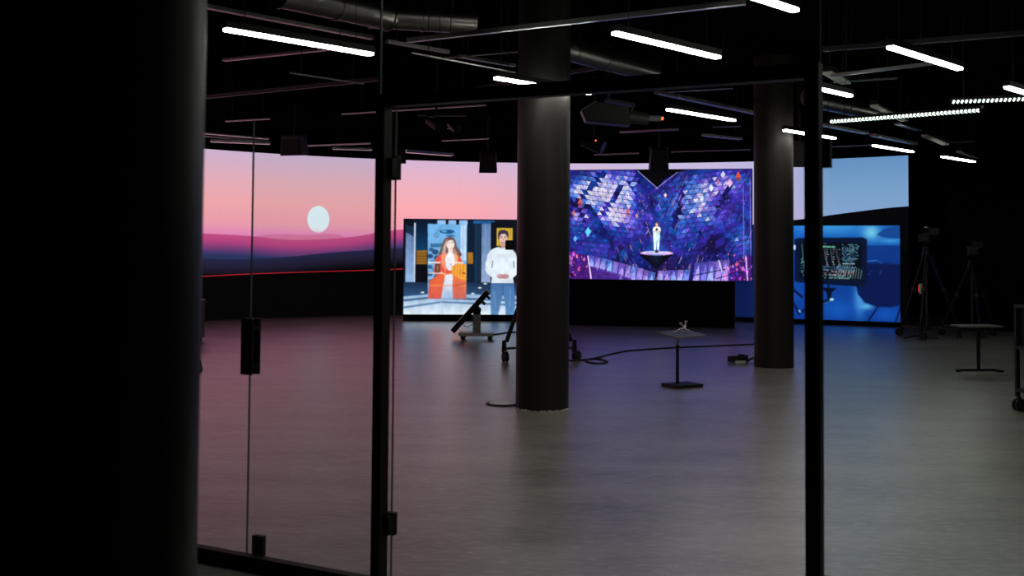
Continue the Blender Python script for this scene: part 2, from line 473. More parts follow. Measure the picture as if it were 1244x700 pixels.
def led_hit(px, y):
    v = ray(px, y); o = Vector((0, 0, EYE)) - LC
    a = v.x ** 2 + v.y ** 2; b = 2 * (o.x * v.x + o.y * v.y); c = o.x ** 2 + o.y ** 2 - LR ** 2
    k = (-b + math.sqrt(b * b - 4 * a * c)) / (2 * a)
    return Vector((0, 0, EYE)) + v * k
def ledz(px, y): return led_hit(px, y).z
M['led'] = make_led_mat()
q = led_hit(1104, 300); a_end = math.atan2(q.x - LC.x, q.y - LC.y)
dA = 2 * math.asin(0.25 / LR)
led = thing('led_wall', (LC.x, LC.y + LR, 0), 0, 'tall curved LED wall showing a pink desert sunset that turns blue', 'led wall')
rows = [0.0, 1.15, 2.30, LTOP]
ncols = 56
for i in range(ncols):
    a1 = a_end - dA * i; a0 = a1 - dA
    pa = Vector((LC.x + LR * math.sin(a0), LC.y + LR * math.cos(a0), 0)); pb = Vector((LC.x + LR * math.sin(a1), LC.y + LR * math.cos(a1), 0))
    t = (pb - pa).normalized(); back = Vector((-t.y, t.x, 0)); 
    for j in range(3):
        z0, z1 = rows[j] + 0.00015, rows[j + 1] - 0.00015
        A, B = pa + t * 0.00015, pb - t * 0.00015
        base = Vector(led.location)
        vs_ = []
        for n_ in (0.0, 0.07):
            for q_, z in ((A, z0), (B, z0), (B, z1), (A, z1)):
                vs_.append(q_ + back * n_ + Vector((0, 0, z)) - base)
        me = bpy.data.meshes.new('led_panel')
        me.from_pydata([tuple(v) for v in vs_], [], [(0, 1, 2, 3), (7, 6, 5, 4), (0, 4, 5, 1), (1, 5, 6, 2), (2, 6, 7, 3), (3, 7, 4, 0)])
        me.materials.append(M['led']); me.materials.append(M['plastic_black'])
        me.polygons.foreach_set('material_index', [0, 1, 1, 1, 1, 1])
        ul = me.uv_layers.new(name='UVMap')
        ua, ub = (proj_x(A + Vector((0, 0, 1.8))) - 40) / 1080.0, (proj_x(B + Vector((0, 0, 1.8))) - 40) / 1080.0
        uvv = [(ua, z0 / 3.5), (ub, z0 / 3.5), (ub, z1 / 3.5), (ua, z1 / 3.5)]
        for li in range(4): ul.data[li].uv = uvv[li]
        o = bpy.data.objects.new('led_panel', me); COL.objects.link(o); o.parent = led

# ------------------------------------------------------------------ raster drawing for the flat pictures on the screens
class Canvas:
    def __init__(s, x0, y0, x1, y1, k):
        s.x0, s.y0, s.k = x0, y0, k
        s.w, s.h = int(round((x1 - x0) * k)) + 1, int(round((y1 - y0) * k)) + 1
        s.X, s.Y = np.meshgrid(np.linspace(x0, x1, s.w), np.linspace(y0, y1, s.h))
        s.a = np.zeros((s.h, s.w, 3))
    def _blend(s, mask, col, al=1.0):
        c = np.asarray(col, float)
        f = (mask * al)[..., None]
        s.a = s.a * (1 - f) + c * f
    def poly(s, pts, col, al=1.0):
        xs, ys = [q[0] for q in pts], [q[1] for q in pts]
        i0 = max(0, int((min(ys) - s.y0) * s.k) - 1); i1 = min(s.h, int((max(ys) - s.y0) * s.k) + 3)
        j0 = max(0, int((min(xs) - s.x0) * s.k) - 1); j1 = min(s.w, int((max(xs) - s.x0) * s.k) + 3)
        if i0 >= i1 or j0 >= j1: return
        acc = np.zeros((i1 - i0, j1 - j0)); e = 0.25 / s.k
        for ox, oy in ((-e, -e), (e, -e), (-e, e), (e, e)):
            X, Y = s.X[i0:i1, j0:j1] + ox, s.Y[i0:i1, j0:j1] + oy
            ins = np.zeros(X.shape, bool); n = len(pts)
            for i in range(n):
                xa, ya = pts[i]; xb, yb = pts[(i + 1) % n]
                if ya == yb: continue
                ins ^= ((ya > Y) != (yb > Y)) & (X < (xb - xa) * (Y - ya) / (yb - ya) + xa)
            acc += ins
        f = (acc / 4 * al)[..., None]
        c = np.asarray(col(s.X[i0:i1, j0:j1], s.Y[i0:i1, j0:j1]) if callable(col) else col, float)
        s.a[i0:i1, j0:j1] = s.a[i0:i1, j0:j1] * (1 - f) + c * f
    def rect(s, x0, y0, x1, y1, col, al=1.0): s.poly([(x0, y0), (x1, y0), (x1, y1), (x0, y1)], col, al)
    def ell(s, cx, cy, rx, ry, col, al=1.0, n=28):
        s.poly([(cx + rx * math.cos(2 * math.pi * i / n), cy + ry * math.sin(2 * math.pi * i / n)) for i in range(n)], col, al)
    def line(s, x0, y0, x1, y1, w, col, al=1.0):
        dx, dy = x1 - x0, y1 - y0; l = math.hypot(dx, dy) or 1; nx, ny = -dy / l * w / 2, dx / l * w / 2
        s.poly([(x0 + nx, y0 + ny), (x1 + nx, y1 + ny), (x1 - nx, y1 - ny), (x0 - nx, y0 - ny)], col, al)
    def glow(s, cx, cy, rx, ry, col, al=1.0):
        s._blend(np.exp(-(((s.X - cx) / rx) ** 2 + ((s.Y - cy) / ry) ** 2)), col, al)
    def vgrad(s, y0, c0, y1, c1):
        c0, c1 = np.asarray(c0, float), np.asarray(c1, float)
        return lambda X, Y: c0 + (c1 - c0) * np.clip((Y - y0) / (y1 - y0), 0, 1)[..., None]
    def blur(s, n=1):
        for _ in range(n):
            p = np.pad(s.a, ((1, 1), (1, 1), (0, 0)), mode='edge')
            s.a = (p[:-2, 1:-1] + p[2:, 1:-1] + p[1:-1, :-2] + p[1:-1, 2:] + 2 * s.a) / 6
    def linear(s):
        v = np.clip(s.a, 0, 255) / 255.0
        return np.where(v <= 0.04045, v / 12.92, ((v + 0.055) / 1.055) ** 2.4)

def display(cv, p00, p10, p01, name, parent):
    """flat grid: p00 lower left, p10 lower right, p01 upper left (local to parent); carries the picture as a colour attribute"""
    p00, p10, p01 = map(np.array, (p00, p10, p01))
    u = np.linspace(0, 1, cv.w); v = np.linspace(1, 0, cv.h)     # row 0 is the top
    co = p00 + u[None, :, None] * (p10 - p00) + v[:, None, None] * (p01 - p00)
    w, h = cv.w, cv.h
    idx = np.arange(w * h).reshape(h, w)
    quads = np.stack([idx[1:, :-1], idx[1:, 1:], idx[:-1, 1:], idx[:-1, :-1]], -1).reshape(-1, 4)
    me = bpy.data.meshes.new(name)
    me.vertices.add(w * h); me.vertices.foreach_set('co', co.reshape(-1).astype(np.float32))
    me.loops.add(quads.size); me.loops.foreach_set('vertex_index', quads.reshape(-1).astype(np.int32))
    me.polygons.add(len(quads)); me.polygons.foreach_set('loop_start', np.arange(0, quads.size, 4, dtype=np.int32))
    me.update(calc_edges=True)
    at = me.attributes.new('picture', 'FLOAT_COLOR', 'POINT')
    rgba = np.ones((w * h, 4), np.float32); rgba[:, :3] = cv.linear().reshape(-1, 3)
    at.data.foreach_set('color', rgba.reshape(-1))
    me.materials.append(M['display'])
    o = bpy.data.objects.new(name, me); COL.objects.link(o); o.parent = parent
    return o

def vnoise(X, Y, s, seed):
    r = np.random.default_rng(seed); g = r.random((64, 64))
    x, y = X / s + 1000, Y / s + 1000
    xi, yi = np.floor(x).astype(int), np.floor(y).astype(int); fx, fy = x - xi, y - yi
    fx, fy = fx * fx * (3 - 2 * fx), fy * fy * (3 - 2 * fy)
    G = lambda i, j: g[i % 64, j % 64]
    return (G(xi, yi) * (1 - fx) + G(xi + 1, yi) * fx) * (1 - fy) + (G(xi, yi + 1) * (1 - fx) + G(xi + 1, yi + 1) * fx) * fy

# --- picture 1: presenters in a virtual set
def draw_presenters():
    c = Canvas(490, 266.5, 674, 381.5, 2.0)
    c.a[:] = (8, 15, 30)
    c.rect(504, 267, 530, 304, c.vgrad(267, (6, 22, 45), 304, (8, 62, 100)))
    c.poly([(492, 282), (502, 287), (502, 344), (492, 344)], c.vgrad(282, (96, 122, 168), 344, (150, 185, 228)))
    c.poly([(492, 273), (502, 276), (502, 288), (492, 281)], (22, 44, 74))
    c.poly([(492, 300), (502, 309), (502, 330), (492, 322)], (120, 150, 200), 0.5)
    c.rect(502, 270.5, 503.9, 344, (205, 222, 246))
    c.rect(505, 304, 518, 321, (150, 104, 36))
    for y in (307.2, 310.6, 314, 317.4): c.rect(505, y, 518, y + 0.8, (84, 56, 22))
    c.rect(504, 321, 518, 344, (4, 8, 16))
    for xa, xb in ((530, 540.5), (543.5, 553), (556.5, 567)):
        c.rect(xa, 267, xb, 273, (150, 196, 240))
    # set behind, on the presenter's side
    c.rect(567, 267, 584, 343, (10, 28, 50)); c.rect(576, 272, 579.5, 341, (20, 52, 78)); c.rect(581, 272, 582, 341, (34, 66, 96))
    c.rect(567, 306, 574, 320, (170, 112, 34))
    c.rect(584, 268, 595.5, 343, c.vgrad(268, (92, 126, 176), 343, (150, 172, 208)))
    c.rect(588, 268, 590, 343, (130, 160, 206), 0.7); c.rect(574, 267, 600, 271, (30, 92, 150))
    c.rect(595.5, 269, 674, 343, (9, 14, 26))
    c.rect(602.5, 276, 622, 298, (226, 186, 58))
    for x in (605, 608.5, 612, 615.5, 619): c.rect(x, 276, x + 1.1, 298, (176, 130, 30))
    c.rect(634, 268, 646, 343, (92, 124, 172)); c.rect(650, 300, 668, 322, (150, 104, 36))
    # stage floor
    c.rect(490, 342.5, 674, 382, c.vgrad(342.5, (22, 44, 74), 358, (44, 80, 120)))
    c.poly([(490, 360), (520, 357), (575, 357), (674, 360), (674, 382), (490, 382)], c.vgrad(357, (150, 184, 222), 382, (226, 238, 248)))
    c.poly([(490, 363.5), (522, 360), (575, 361.5), (674, 364), (674, 366.5), (575, 364), (522, 362.5), (490, 366)], (70, 104, 146))
    c.poly([(490, 372), (536, 365.5), (600, 367.5), (674, 371), (674, 373), (600, 370), (536, 367.5), (490, 374.5)], (96, 132, 172))
    c.line(536, 366, 538, 381, 0.8, (180, 204, 228))
    for x, y in ((513, 355), (582.5, 349), (589, 344), (574, 356), (630, 350)): c.ell(x, y, 2.2, 0.9, (236, 240, 226))
    # hologram panel
    c.poly([(518.5, 271.5), (566.5, 272.5), (566, 362.5), (519.5, 362.5)], c.vgrad(271, (112, 178, 232), 362, (138, 180, 226)))
    c.ell(542, 281, 9.2, 2.6, (28, 88, 140)); c.ell(538.5, 280.6, 3.4, 1.5, (92, 158, 208)); c.ell(546, 286, 6, 1.2, (60, 120, 178))
    c.ell(529.2, 285.4, 3.4, 3.2, (74, 132, 184)); c.ell(529.2, 285.4, 2.2, 2.0, (122, 176, 220)); c.ell(529.2, 285.4, 0.9, 0.9, (60, 110, 160))
    c.line(530, 281, 537, 273, 0.8, (80, 136, 186)); c.rect(522, 295.5, 538, 300, (58, 116, 160))
    for x, y, r, col in ((523, 303, 3, (40, 84, 130)), (528, 306, 4, (26, 62, 104)), (522, 311, 3.5, (24, 58, 96)), (530, 313, 4, (30, 74, 120)), (525, 318, 3, (60, 116, 166)),
                         (522, 324, 3, (34, 84, 130)), (527, 327, 3, (70, 130, 176)), (522, 333, 3, (28, 66, 110)), (530, 336, 4, (50, 92, 140)), (524, 342, 4, (34, 74, 122))):
        c.ell(x, y, r, r * 0.8, col, 0.85)
    c.rect(558.5, 273, 565.5, 316, (206, 228, 250), 0.85); c.rect(561, 273, 562, 316, (150, 196, 236))
    # woman in the hologram
    c.poly([(531.5, 309), (533.5, 304), (536, 298), (537.6, 292), (541, 288.2), (546, 286.8), (550.5, 288.4), (553, 293), (554, 299), (557.5, 303.5), (560.5, 309), (557, 313), (535, 313)], (112, 84, 82))
    c.poly([(536, 308), (538, 298), (541, 291), (544, 289.5), (541, 300), (541, 308)], (196, 170, 158))
    c.poly([(551, 300), (555, 308), (553, 311), (550, 306)], (180, 140, 126))
    c.ell(546.3, 296.6, 4.9, 6.2, (238, 222, 214)); c.poly([(541, 294), (543, 289.6), (547, 288.6), (551, 291), (549, 291), (544, 291.6)], (112, 84, 82), 0.9); c.line(547.5, 294.2, 550.3, 293.4, 0.7, (150, 116, 112)); c.line(542.6, 294.6, 545, 294, 0.6, (190, 160, 154))
    c.line(546.5, 301.3, 549.6, 300.8, 0.7, (206, 140, 134)); c.rect(543.5, 302, 549.5, 309, (236, 218, 208))
    c.poly([(526, 332), (528, 314), (533, 309.5), (540, 307.5), (551, 307.5), (558, 311), (561, 318), (564, 332), (556, 336), (534, 336)], (228, 84, 66))
    c.poly([(535, 309), (541, 306), (543, 318), (541, 331), (536, 322)], (242, 150, 112)); c.poly([(550, 306.5), (556, 310), (555, 322), (551, 328)], (244, 176, 120))
    c.ell(546, 317, 5.8, 11.5, (242, 240, 248)); c.ell(547, 321, 1, 1, (170, 170, 190))
    c.rect(519, 317.8, 534.5, 319.4, (240, 244, 248)); c.rect(548, 317.8, 562, 319.4, (250, 244, 232))
    c.rect(527.8, 320, 534, 330.5, (104, 64, 54)); c.rect(530, 322, 532, 329, (150, 104, 84)); c.rect(519.5, 331, 539, 332.2, (232, 224, 220))
    c.poly([(519.8, 362.5), (521, 341), (527, 336.5), (536, 333), (541, 331.5), (538, 347), (536, 362.5)], c.vgrad(333, (236, 104, 60), 362, (214, 92, 78)))
    c.poly([(549.5, 333), (566, 338), (566, 362.5), (550, 362.5), (549, 346)], c.vgrad(333, (240, 120, 66), 362, (208, 104, 96)))
    c.poly([(540.5, 332), (549.5, 333), (549, 362.5), (535.5, 362.5), (538, 346)], c.vgrad(332, (246, 246, 252), 362, (168, 194, 230)))
    c.poly([(548, 323), (557, 319.5), (566, 320.5), (566, 341), (558, 338), (548, 332.5)], (244, 168, 62))
    for x in (552, 555.5, 559, 562.5): c.line(x, 321, x - 1, 336, 0.7, (206, 118, 40))
    c.line(561, 331, 565, 331.6, 1.2, (120, 50, 30)); c.line(521, 346.5, 566, 346.5, 1.0, (246, 150, 96)); c.line(549, 347, 566, 344, 1.2, (196, 84, 60))
    c.line(535, 330, 541, 333.5, 1.4, (240, 196, 160)); c.line(541, 333.5, 549, 331, 1.4, (240, 150, 90))
    # man in white jumper
    c.poly([(604.5, 291), (604, 284), (605, 280), (608.5, 278.2), (612.5, 278.3), (616, 280.4), (617.2, 284), (616.4, 290), (615.4, 286), (613, 283.4), (607, 284), (605.8, 288)], (58, 46, 66))
    c.poly([(606, 286.5), (608, 283.4), (613, 283), (615.4, 286), (615.6, 291), (614, 295.6), (611.8, 298), (609.4, 298), (607.2, 295.4), (606, 291)], (232, 194, 184))
    c.poly([(606.4, 291.8), (608.4, 293), (613.4, 293), (615.4, 291.6), (613.8, 296), (611.6, 298.2), (609.6, 298.2), (607.4, 295.8)], (168, 126, 124), 0.5)
    for x in (608.3, 613.1): c.line(x - 1.2, 286.3, x + 1.2, 286.2, 0.7, (70, 50, 60)); c.ell(x, 287.8, 0.8, 0.55, (50, 40, 56))
    c.line(610.9, 288, 611.2, 291.3, 0.6, (180, 130, 124)); c.line(609.2, 294, 612.6, 294, 0.7, (150, 80, 84))
    c.rect(607.6, 297, 613.4, 301, (196, 150, 144))
    c.poly([(605, 299), (608, 300.6), (613, 300.6), (616, 299), (621.5, 301.5), (626, 306.5), (628.6, 315), (630.4, 326), (629, 331.5), (622.8, 337), (624, 343.8), (596, 343.8), (597, 336.6), (591.5, 332), (588.8, 327), (589.4, 318), (591.8, 308.5), (595.4, 303), (600, 300.6)], (228, 240, 250))
    c.line(598, 316, 597, 325, 1.0, (96, 110, 140)); c.line(623.4, 316, 624, 325, 1.0, (96, 110, 140)); c.line(598, 327, 606, 334, 0.6, (186, 200, 220)); c.line(596.4, 340, 624, 341, 0.5, (190, 205, 225))
    c.ell(607.6, 335, 4.6, 3.0, (206, 156, 158)); c.ell(613.4, 335, 4.6, 3.0, (198, 146, 150)); c.line(609, 333.5, 612.5, 336.8, 0.6, (150, 100, 108)); c.line(605, 336, 608, 337, 0.5, (160, 110, 116))
    c.poly([(596, 343.4), (624.4, 343.4), (625.6, 360), (625.4, 382), (614.6, 382), (613, 366), (610.8, 354), (608.6, 366), (605, 382), (596, 382), (595.6, 362)], c.vgrad(343, (70, 112, 166), 382, (92, 140, 192)))
    c.line(610.8, 345, 610.8, 354, 0.6, (44, 74, 118)); c.line(599, 350, 602, 372, 0.8, (110, 158, 206)); c.line(620, 350, 619, 372, 0.8, (110, 158, 206)); c.rect(596, 343.2, 624.4, 344.2, (52, 84, 128))
    c.a *= (0.94 + 0.12 * vnoise(c.X, c.Y, 5.0, 31))[..., None]
    c.blur(2)
    return c

# --- picture 2: singer among glowing triangles
def draw_triangles():
    c = Canvas(666, 205.5, 914, 342.5, 2.0)
    c.a[:] = (8, 8, 46)
    X, Y = c.X, c.Y
    n = vnoise(X, Y, 26, 1); n2 = vnoise(X, Y, 12, 2)
    c.a[:] = np.stack([8 + 34 * n2, 10 + 34 * n, 58 + 92 * n], -1)
    c.glow(716, 300, 26, 26, (6, 24, 84), 0.6); c.glow(868, 300, 30, 24, (16, 8, 60), 0.7); c.glow(836, 300, 16, 20, (8, 40, 110), 0.5)
    blobs = [(738, 232, 26, 24, 1.0), (706, 232, 16, 14, 0.8), (748, 262, 18, 13, 0.95), (704, 262, 12, 10, 0.7), (766, 232, 10, 26, 0.55), (850, 236, 26, 20, 0.62), (886, 222, 22, 14, 0.55),
             (862, 262, 24, 16, 0.45), (826, 262, 14, 22, 0.35), (905, 296, 14, 16, 0.45), (730, 304, 16, 8, 0.4), (772, 280, 14, 18, 0.3), (706, 288, 14, 14, 0.25), (832, 288, 12, 10, 0.3), (800, 250, 10, 20, 0.2)]
    bands = [((692, 258), (735, 208), 7), ((716, 250), (746, 300), 8), ((733, 262), (757, 226), 6), ((778, 208), (800, 262), 9), ((800, 262), (778, 330), 6), ((872, 262), (888, 226), 6), ((832, 226), (820, 290), 7), ((766, 222), (784, 252), 4), ((712, 268), (696, 244), 4)]
    s_, hgt = 6.8, 6.0
    def seg(px, py, a, b):
        ax, ay = a; bx, by = b; t = max(0, min(1, ((px - ax) * (bx - ax) + (py - ay) * (by - ay)) / ((bx - ax) ** 2 + (by - ay) ** 2)))
        return math.hypot(px - ax - t * (bx - ax), py - ay - t * (by - ay))
    def warp(x, y):                               # the two flanks of the dome fall towards its middle
        d = abs(x - 800)
        return (x + 0.10 * (y - 260) * (1 if x < 800 else -1), y - 0.13 * (d - 55))
    rr = random.Random(7)
    # soft underlayer of facets
    for _ in range(260):
        x, y_ = rr.uniform(668, 914), rr.uniform(207, 316); r = rr.uniform(5, 13); an = rr.choice([1.0, -1.0]) * rr.uniform(0.7, 1.2)
        f = float(vnoise(np.array([x]), np.array([y_]), 30.0, 9)[0])
        col = (18 + 60 * f, 16 + 40 * f, 110 + 110 * f) if rr.random() < .6 else (8, 54 + 50 * f, 120 + 80 * f)
        if rr.random() < 0.22: col = (14, 6, 46)
        dx_, dy_ = r * math.cos(an), r * math.sin(an)
        c.poly([(x - dx_, y_ - dy_), (x + dx_ * .2 + r * .4, y_ - dy_ * .2), (x + dx_, y_ + dy_), (x - dx_ * .2 - r * .4, y_ + dy_ * .2)], col, rr.uniform(0.25, 0.6))
    row = 0
    y = 192.0
    while y < 345:
        for k in range(-6, 84):
            x = 662 + k * s_ / 2
            upw = (k + row) % 2 == 0
            cx, cy = warp(x + s_ / 2, y + hgt / 2)
            if cy > 322 or math.hypot((cx - 800) / 56, (cy - 345) / 36) < 1: continue
            b = sum(w * math.exp(-(((cx - bx) / rx) ** 2 + ((cy - by) / ry) ** 2)) for bx, by, rx, ry, w in blobs) * 1.12
            b = b * (0.66 + 0.45 * rr.random()) + 0.20 * rr.random() ** 2
            if any(seg(cx, cy, p_, q_) < w_ / 2 for p_, q_, w_ in bands): b *= 0.10
            if cy > 292: b *= 0.8
            if rr.random() < 0.14: b *= 1.4
            if b < 0.08: continue
            g = 0.32
            pts = [(x + g, y + hgt - g), (x + s_ - g, y + hgt - g), (x + s_ / 2, y + g)] if upw else [(x + g, y + g), (x + s_ - g, y + g), (x + s_ / 2, y + hgt - g)]
            pts = [warp(*q) for q in pts]
            t = min(1.0, b)
            f = float(vnoise(np.array([cx]), np.array([cy]), 22.0, 5)[0])
            cool = 0.55 * f + 0.45 * rr.random()
            lo = np.array((44, 34, 168)) if cool < .55 else np.array((14, 70, 166))
            mid = np.array((104, 84, 238)) if cool < .55 else np.array((60, 122, 240))
            hi = np.array((228, 222, 255)) if cool > .25 else np.array((246, 208, 240))
            col = lo + (mid - lo) * min(1, t / 0.45) if t < 0.45 else mid + (hi - mid) * ((t - 0.45) / 0.55)
            c.poly(pts, col, min(1, 0.30 + t))
            if t > 0.5: c.line(*pts[2], (pts[0][0] + pts[1][0]) / 2, (pts[0][1] + pts[1][1]) / 2, 0.5, col * 0.72, 0.8)
        y += hgt; row += 1
    # single bright and warm triangles
    for x, y_, r, col in ((706, 244, 3.4, (216, 92, 92)), (765, 256, 2.6, (230, 96, 96)), (898, 212, 3.6, (206, 80, 56)), (698, 258, 2.4, (220, 120, 130)), (874, 219, 2, (196, 110, 130)), (776, 262, 2, (220, 150, 150))):
        c.poly([(x - r, y_ + r), (x + r, y_ + r), (x, y_ - r * 1.3)], col); c.poly([(x - r, y_ + r + .6), (x + r, y_ + r + .6), (x, y_ + r * 2.6)], [q * 0.75 for q in col], 0.8)
    for x, y_, r, col in ((716, 283, 3.9, (96, 206, 250)), (866, 228, 3, (226, 240, 255)), (811, 237, 2, (250, 206, 236)), (880, 212, 3, (220, 222, 255)), (888, 222, 3.6, (236, 190, 240)), (855, 242, 2.6, (200, 226, 255)), (700, 292, 2.6, (110, 180, 250))):
        c.poly([(x - r, y_), (x, y_ - r * 1.6), (x + r, y_), (x, y_ + r * 1.6)], col)
    # shards and streaks
    for _ in range(130):
        side = rr.random() < 0.5
        x = rr.gauss(778, 18) if side else rr.gauss(848, 34); y_ = rr.uniform(232, 326); l = rr.uniform(3, 9)
        if not 690 < x < 912: continue
        sl = 0.42 if side else -0.42
        w = rr.random()
        col = (216, 190, 230) if w < .3 else ((120, 110, 220) if w < .7 else (226, 150, 150))
        c.line(x, y_, x + sl * l, y_ + l, rr.uniform(0.4, 0.9), col, rr.uniform(0.35, 0.9))
    for x0, y0_, x1, y1_, w in ((812, 262, 838, 212, 0.7), (904, 226, 905, 342, 1.0), (912, 215, 913, 342, 1.2), (908, 300, 916, 272, 0.8), (896, 232, 912, 208, 0.6)):
        c.line(x0, y0_, x1, y1_, w, (150, 140, 230), 0.65)
    # purple foreground on both flanks and the bright curb of tall panes
    c.poly([(666, 305), (690, 308), (714, 312), (718, 343), (666, 343)], (70, 26, 118))
    c.poly([(914, 311), (898, 314), (884, 330), (880, 343), (916, 343)], (62, 22, 112))
    def curb(pts, dark):
        n_ = len(pts) - 1
        for i in range(n_):
            (xa, ya, ha), (xb, yb, hb) = pts[i], pts[i + 1]
            sk = rr.uniform(-3.2, -1.4)
            base_ = np.array(rr.choice([(112, 92, 206), (132, 108, 214), (152, 124, 222), (92, 86, 206), (84, 120, 226)]), float)
            c.poly([(xa + .3, ya), (xb - .3, yb), (xb - .3 + sk, yb + hb), (xa + .3 + sk, ya + ha)], c.vgrad(ya, base_ * 0.8, ya + ha, np.minimum(base_ * 1.2, 255)))
            xm = rr.uniform(.3, .7) * (xb - xa) + xa
            c.poly([(xa + sk, ya + ha), (xb + sk, yb + hb), (xm, ya + rr.uniform(1, 5))], rr.choice([(206, 190, 244), (186, 164, 238), (140, 146, 238), (170, 206, 250)]), 0.7)
            c.line(xa, ya, xa + sk, ya + ha, 0.8, (50, 34, 120), 0.8)
    left = [(718 + i * 7.4, 312 + i * 1.75 + 0.02 * i * i, 13 + i * 0.7) for i in range(12)]
    curb(left, 0)
    c.poly([(718, 326), (740, 331), (770, 341), (770, 343), (718, 343)], (82, 44, 150), 0.8)
    right = [(802 + i * 8, 331 - i * 0.4, 14) for i in range(6)]
    curb(right, 0)
    tall = [(846 + i * 8.4, 321 - i * 0.9, 22 + i) for i in range(6)]
    curb(tall, 0)
    for _ in range(70):
        x = rr.uniform(722, 886); yb_ = 318 + 0.16 * (800 - abs(x - 800) - 720) if x < 800 else 330
        y_ = yb_ + rr.uniform(0, 16); l = rr.uniform(3, 9)
        c.line(x, y_, x + rr.choice([-1, 1]) * l * 0.35, y_ + l, rr.uniform(0.4, 1.3), rr.choice([(236, 226, 255), (90, 60, 190), (60, 40, 140), (190, 150, 240), (130, 170, 250)]), rr.uniform(0.3, 0.8))
    c.line(842, 337, 884, 328, 1.0, (20, 12, 60)); c.line(872, 340, 904, 331, 1.0, (20, 12, 60))
    for _ in range(110):
        l_ = rr.random() < .62
        x = rr.uniform(668, 716) if l_ else rr.uniform(882, 915); y_ = rr.uniform(309, 341)
        col = rr.choice([(206, 60, 214), (240, 130, 220), (110, 50, 200), (246, 160, 200), (70, 70, 230), (250, 110, 130)])
        r = rr.uniform(0.6, 2.0)
        c.poly([(x - r, y_), (x + rr.uniform(-1, 1), y_ - r * 1.6), (x + r, y_ + rr.uniform(-1, 1)), (x, y_ + r * 1.5)], col, 0.8)
    c.line(716, 313, 720, 342, 1.6, (238, 200, 246)); c.line(907, 312, 909, 342, 1.8, (214, 176, 250)); c.line(875, 317, 879, 332, 1.4, (226, 214, 250))
    for _ in range(90):
        x, y_ = rr.uniform(692, 912), rr.uniform(215, 335); c.ell(x, y_, 0.5, 0.5, (226, 226, 255), 0.8, 6)
    # dark notch of the dome at the top
    c.poly([(775, 204), (834, 204), (812, 216), (804, 224), (800.5, 229), (796.5, 224), (788, 217)], (2, 3, 8))
    for i in range(9):
        t = i / 8.0
        c.line(777 + t * 22, 206 + t * 20, 780 + t * 22, 209.5 + t * 20, 0.8, (170, 170, 236), 0.9); c.line(826 - t * 24, 208 + t * 19, 822.5 - t * 24, 211 + t * 19, 0.8, (160, 160, 230), 0.8)
    # platform
    c.poly([(778, 311), (820, 311), (812, 318), (800, 330), (790, 320)], (4, 4, 20))
    c.ell(800.5, 309.3, 20.5, 2.7, (182, 150, 226)); c.ell(800.5, 308.6, 19, 2.0, (222, 196, 244))
    # singer in white
    c.glow(800, 294, 7, 20, (60, 170, 250), 0.45)
    c.poly([(797.2, 306), (796.4, 290), (796, 283.4), (798, 280), (802.4, 280), (804.6, 283.4), (804.4, 290), (803.2, 306), (801, 306), (800.6, 294), (799.4, 306)], (218, 250, 248))
    c.poly([(796.8, 284), (795.4, 281), (796.4, 277.4), (799, 275.6), (802, 275.6), (804.8, 277.4), (805.6, 281), (804.2, 284)], (240, 236, 240))
    c.ell(800.4, 273.6, 1.9, 2.6, (206, 140, 104)); c.poly([(798.6, 273), (800.4, 270.6), (802.4, 273), (802.6, 277), (801.6, 276), (799, 276), (798.2, 277)], (150, 90, 60), 0.8); c.ell(800.5, 274, 1.2, 1.7, (232, 184, 160))
    c.ell(800.4, 279.8, 1.3, 1.5, (30, 24, 44)); c.rect(798.4, 305.6, 802.6, 308.4, (60, 34, 50))
    c.a *= (0.86 + 0.30 * vnoise(X, Y, 3.0, 21))[..., None]
    return c

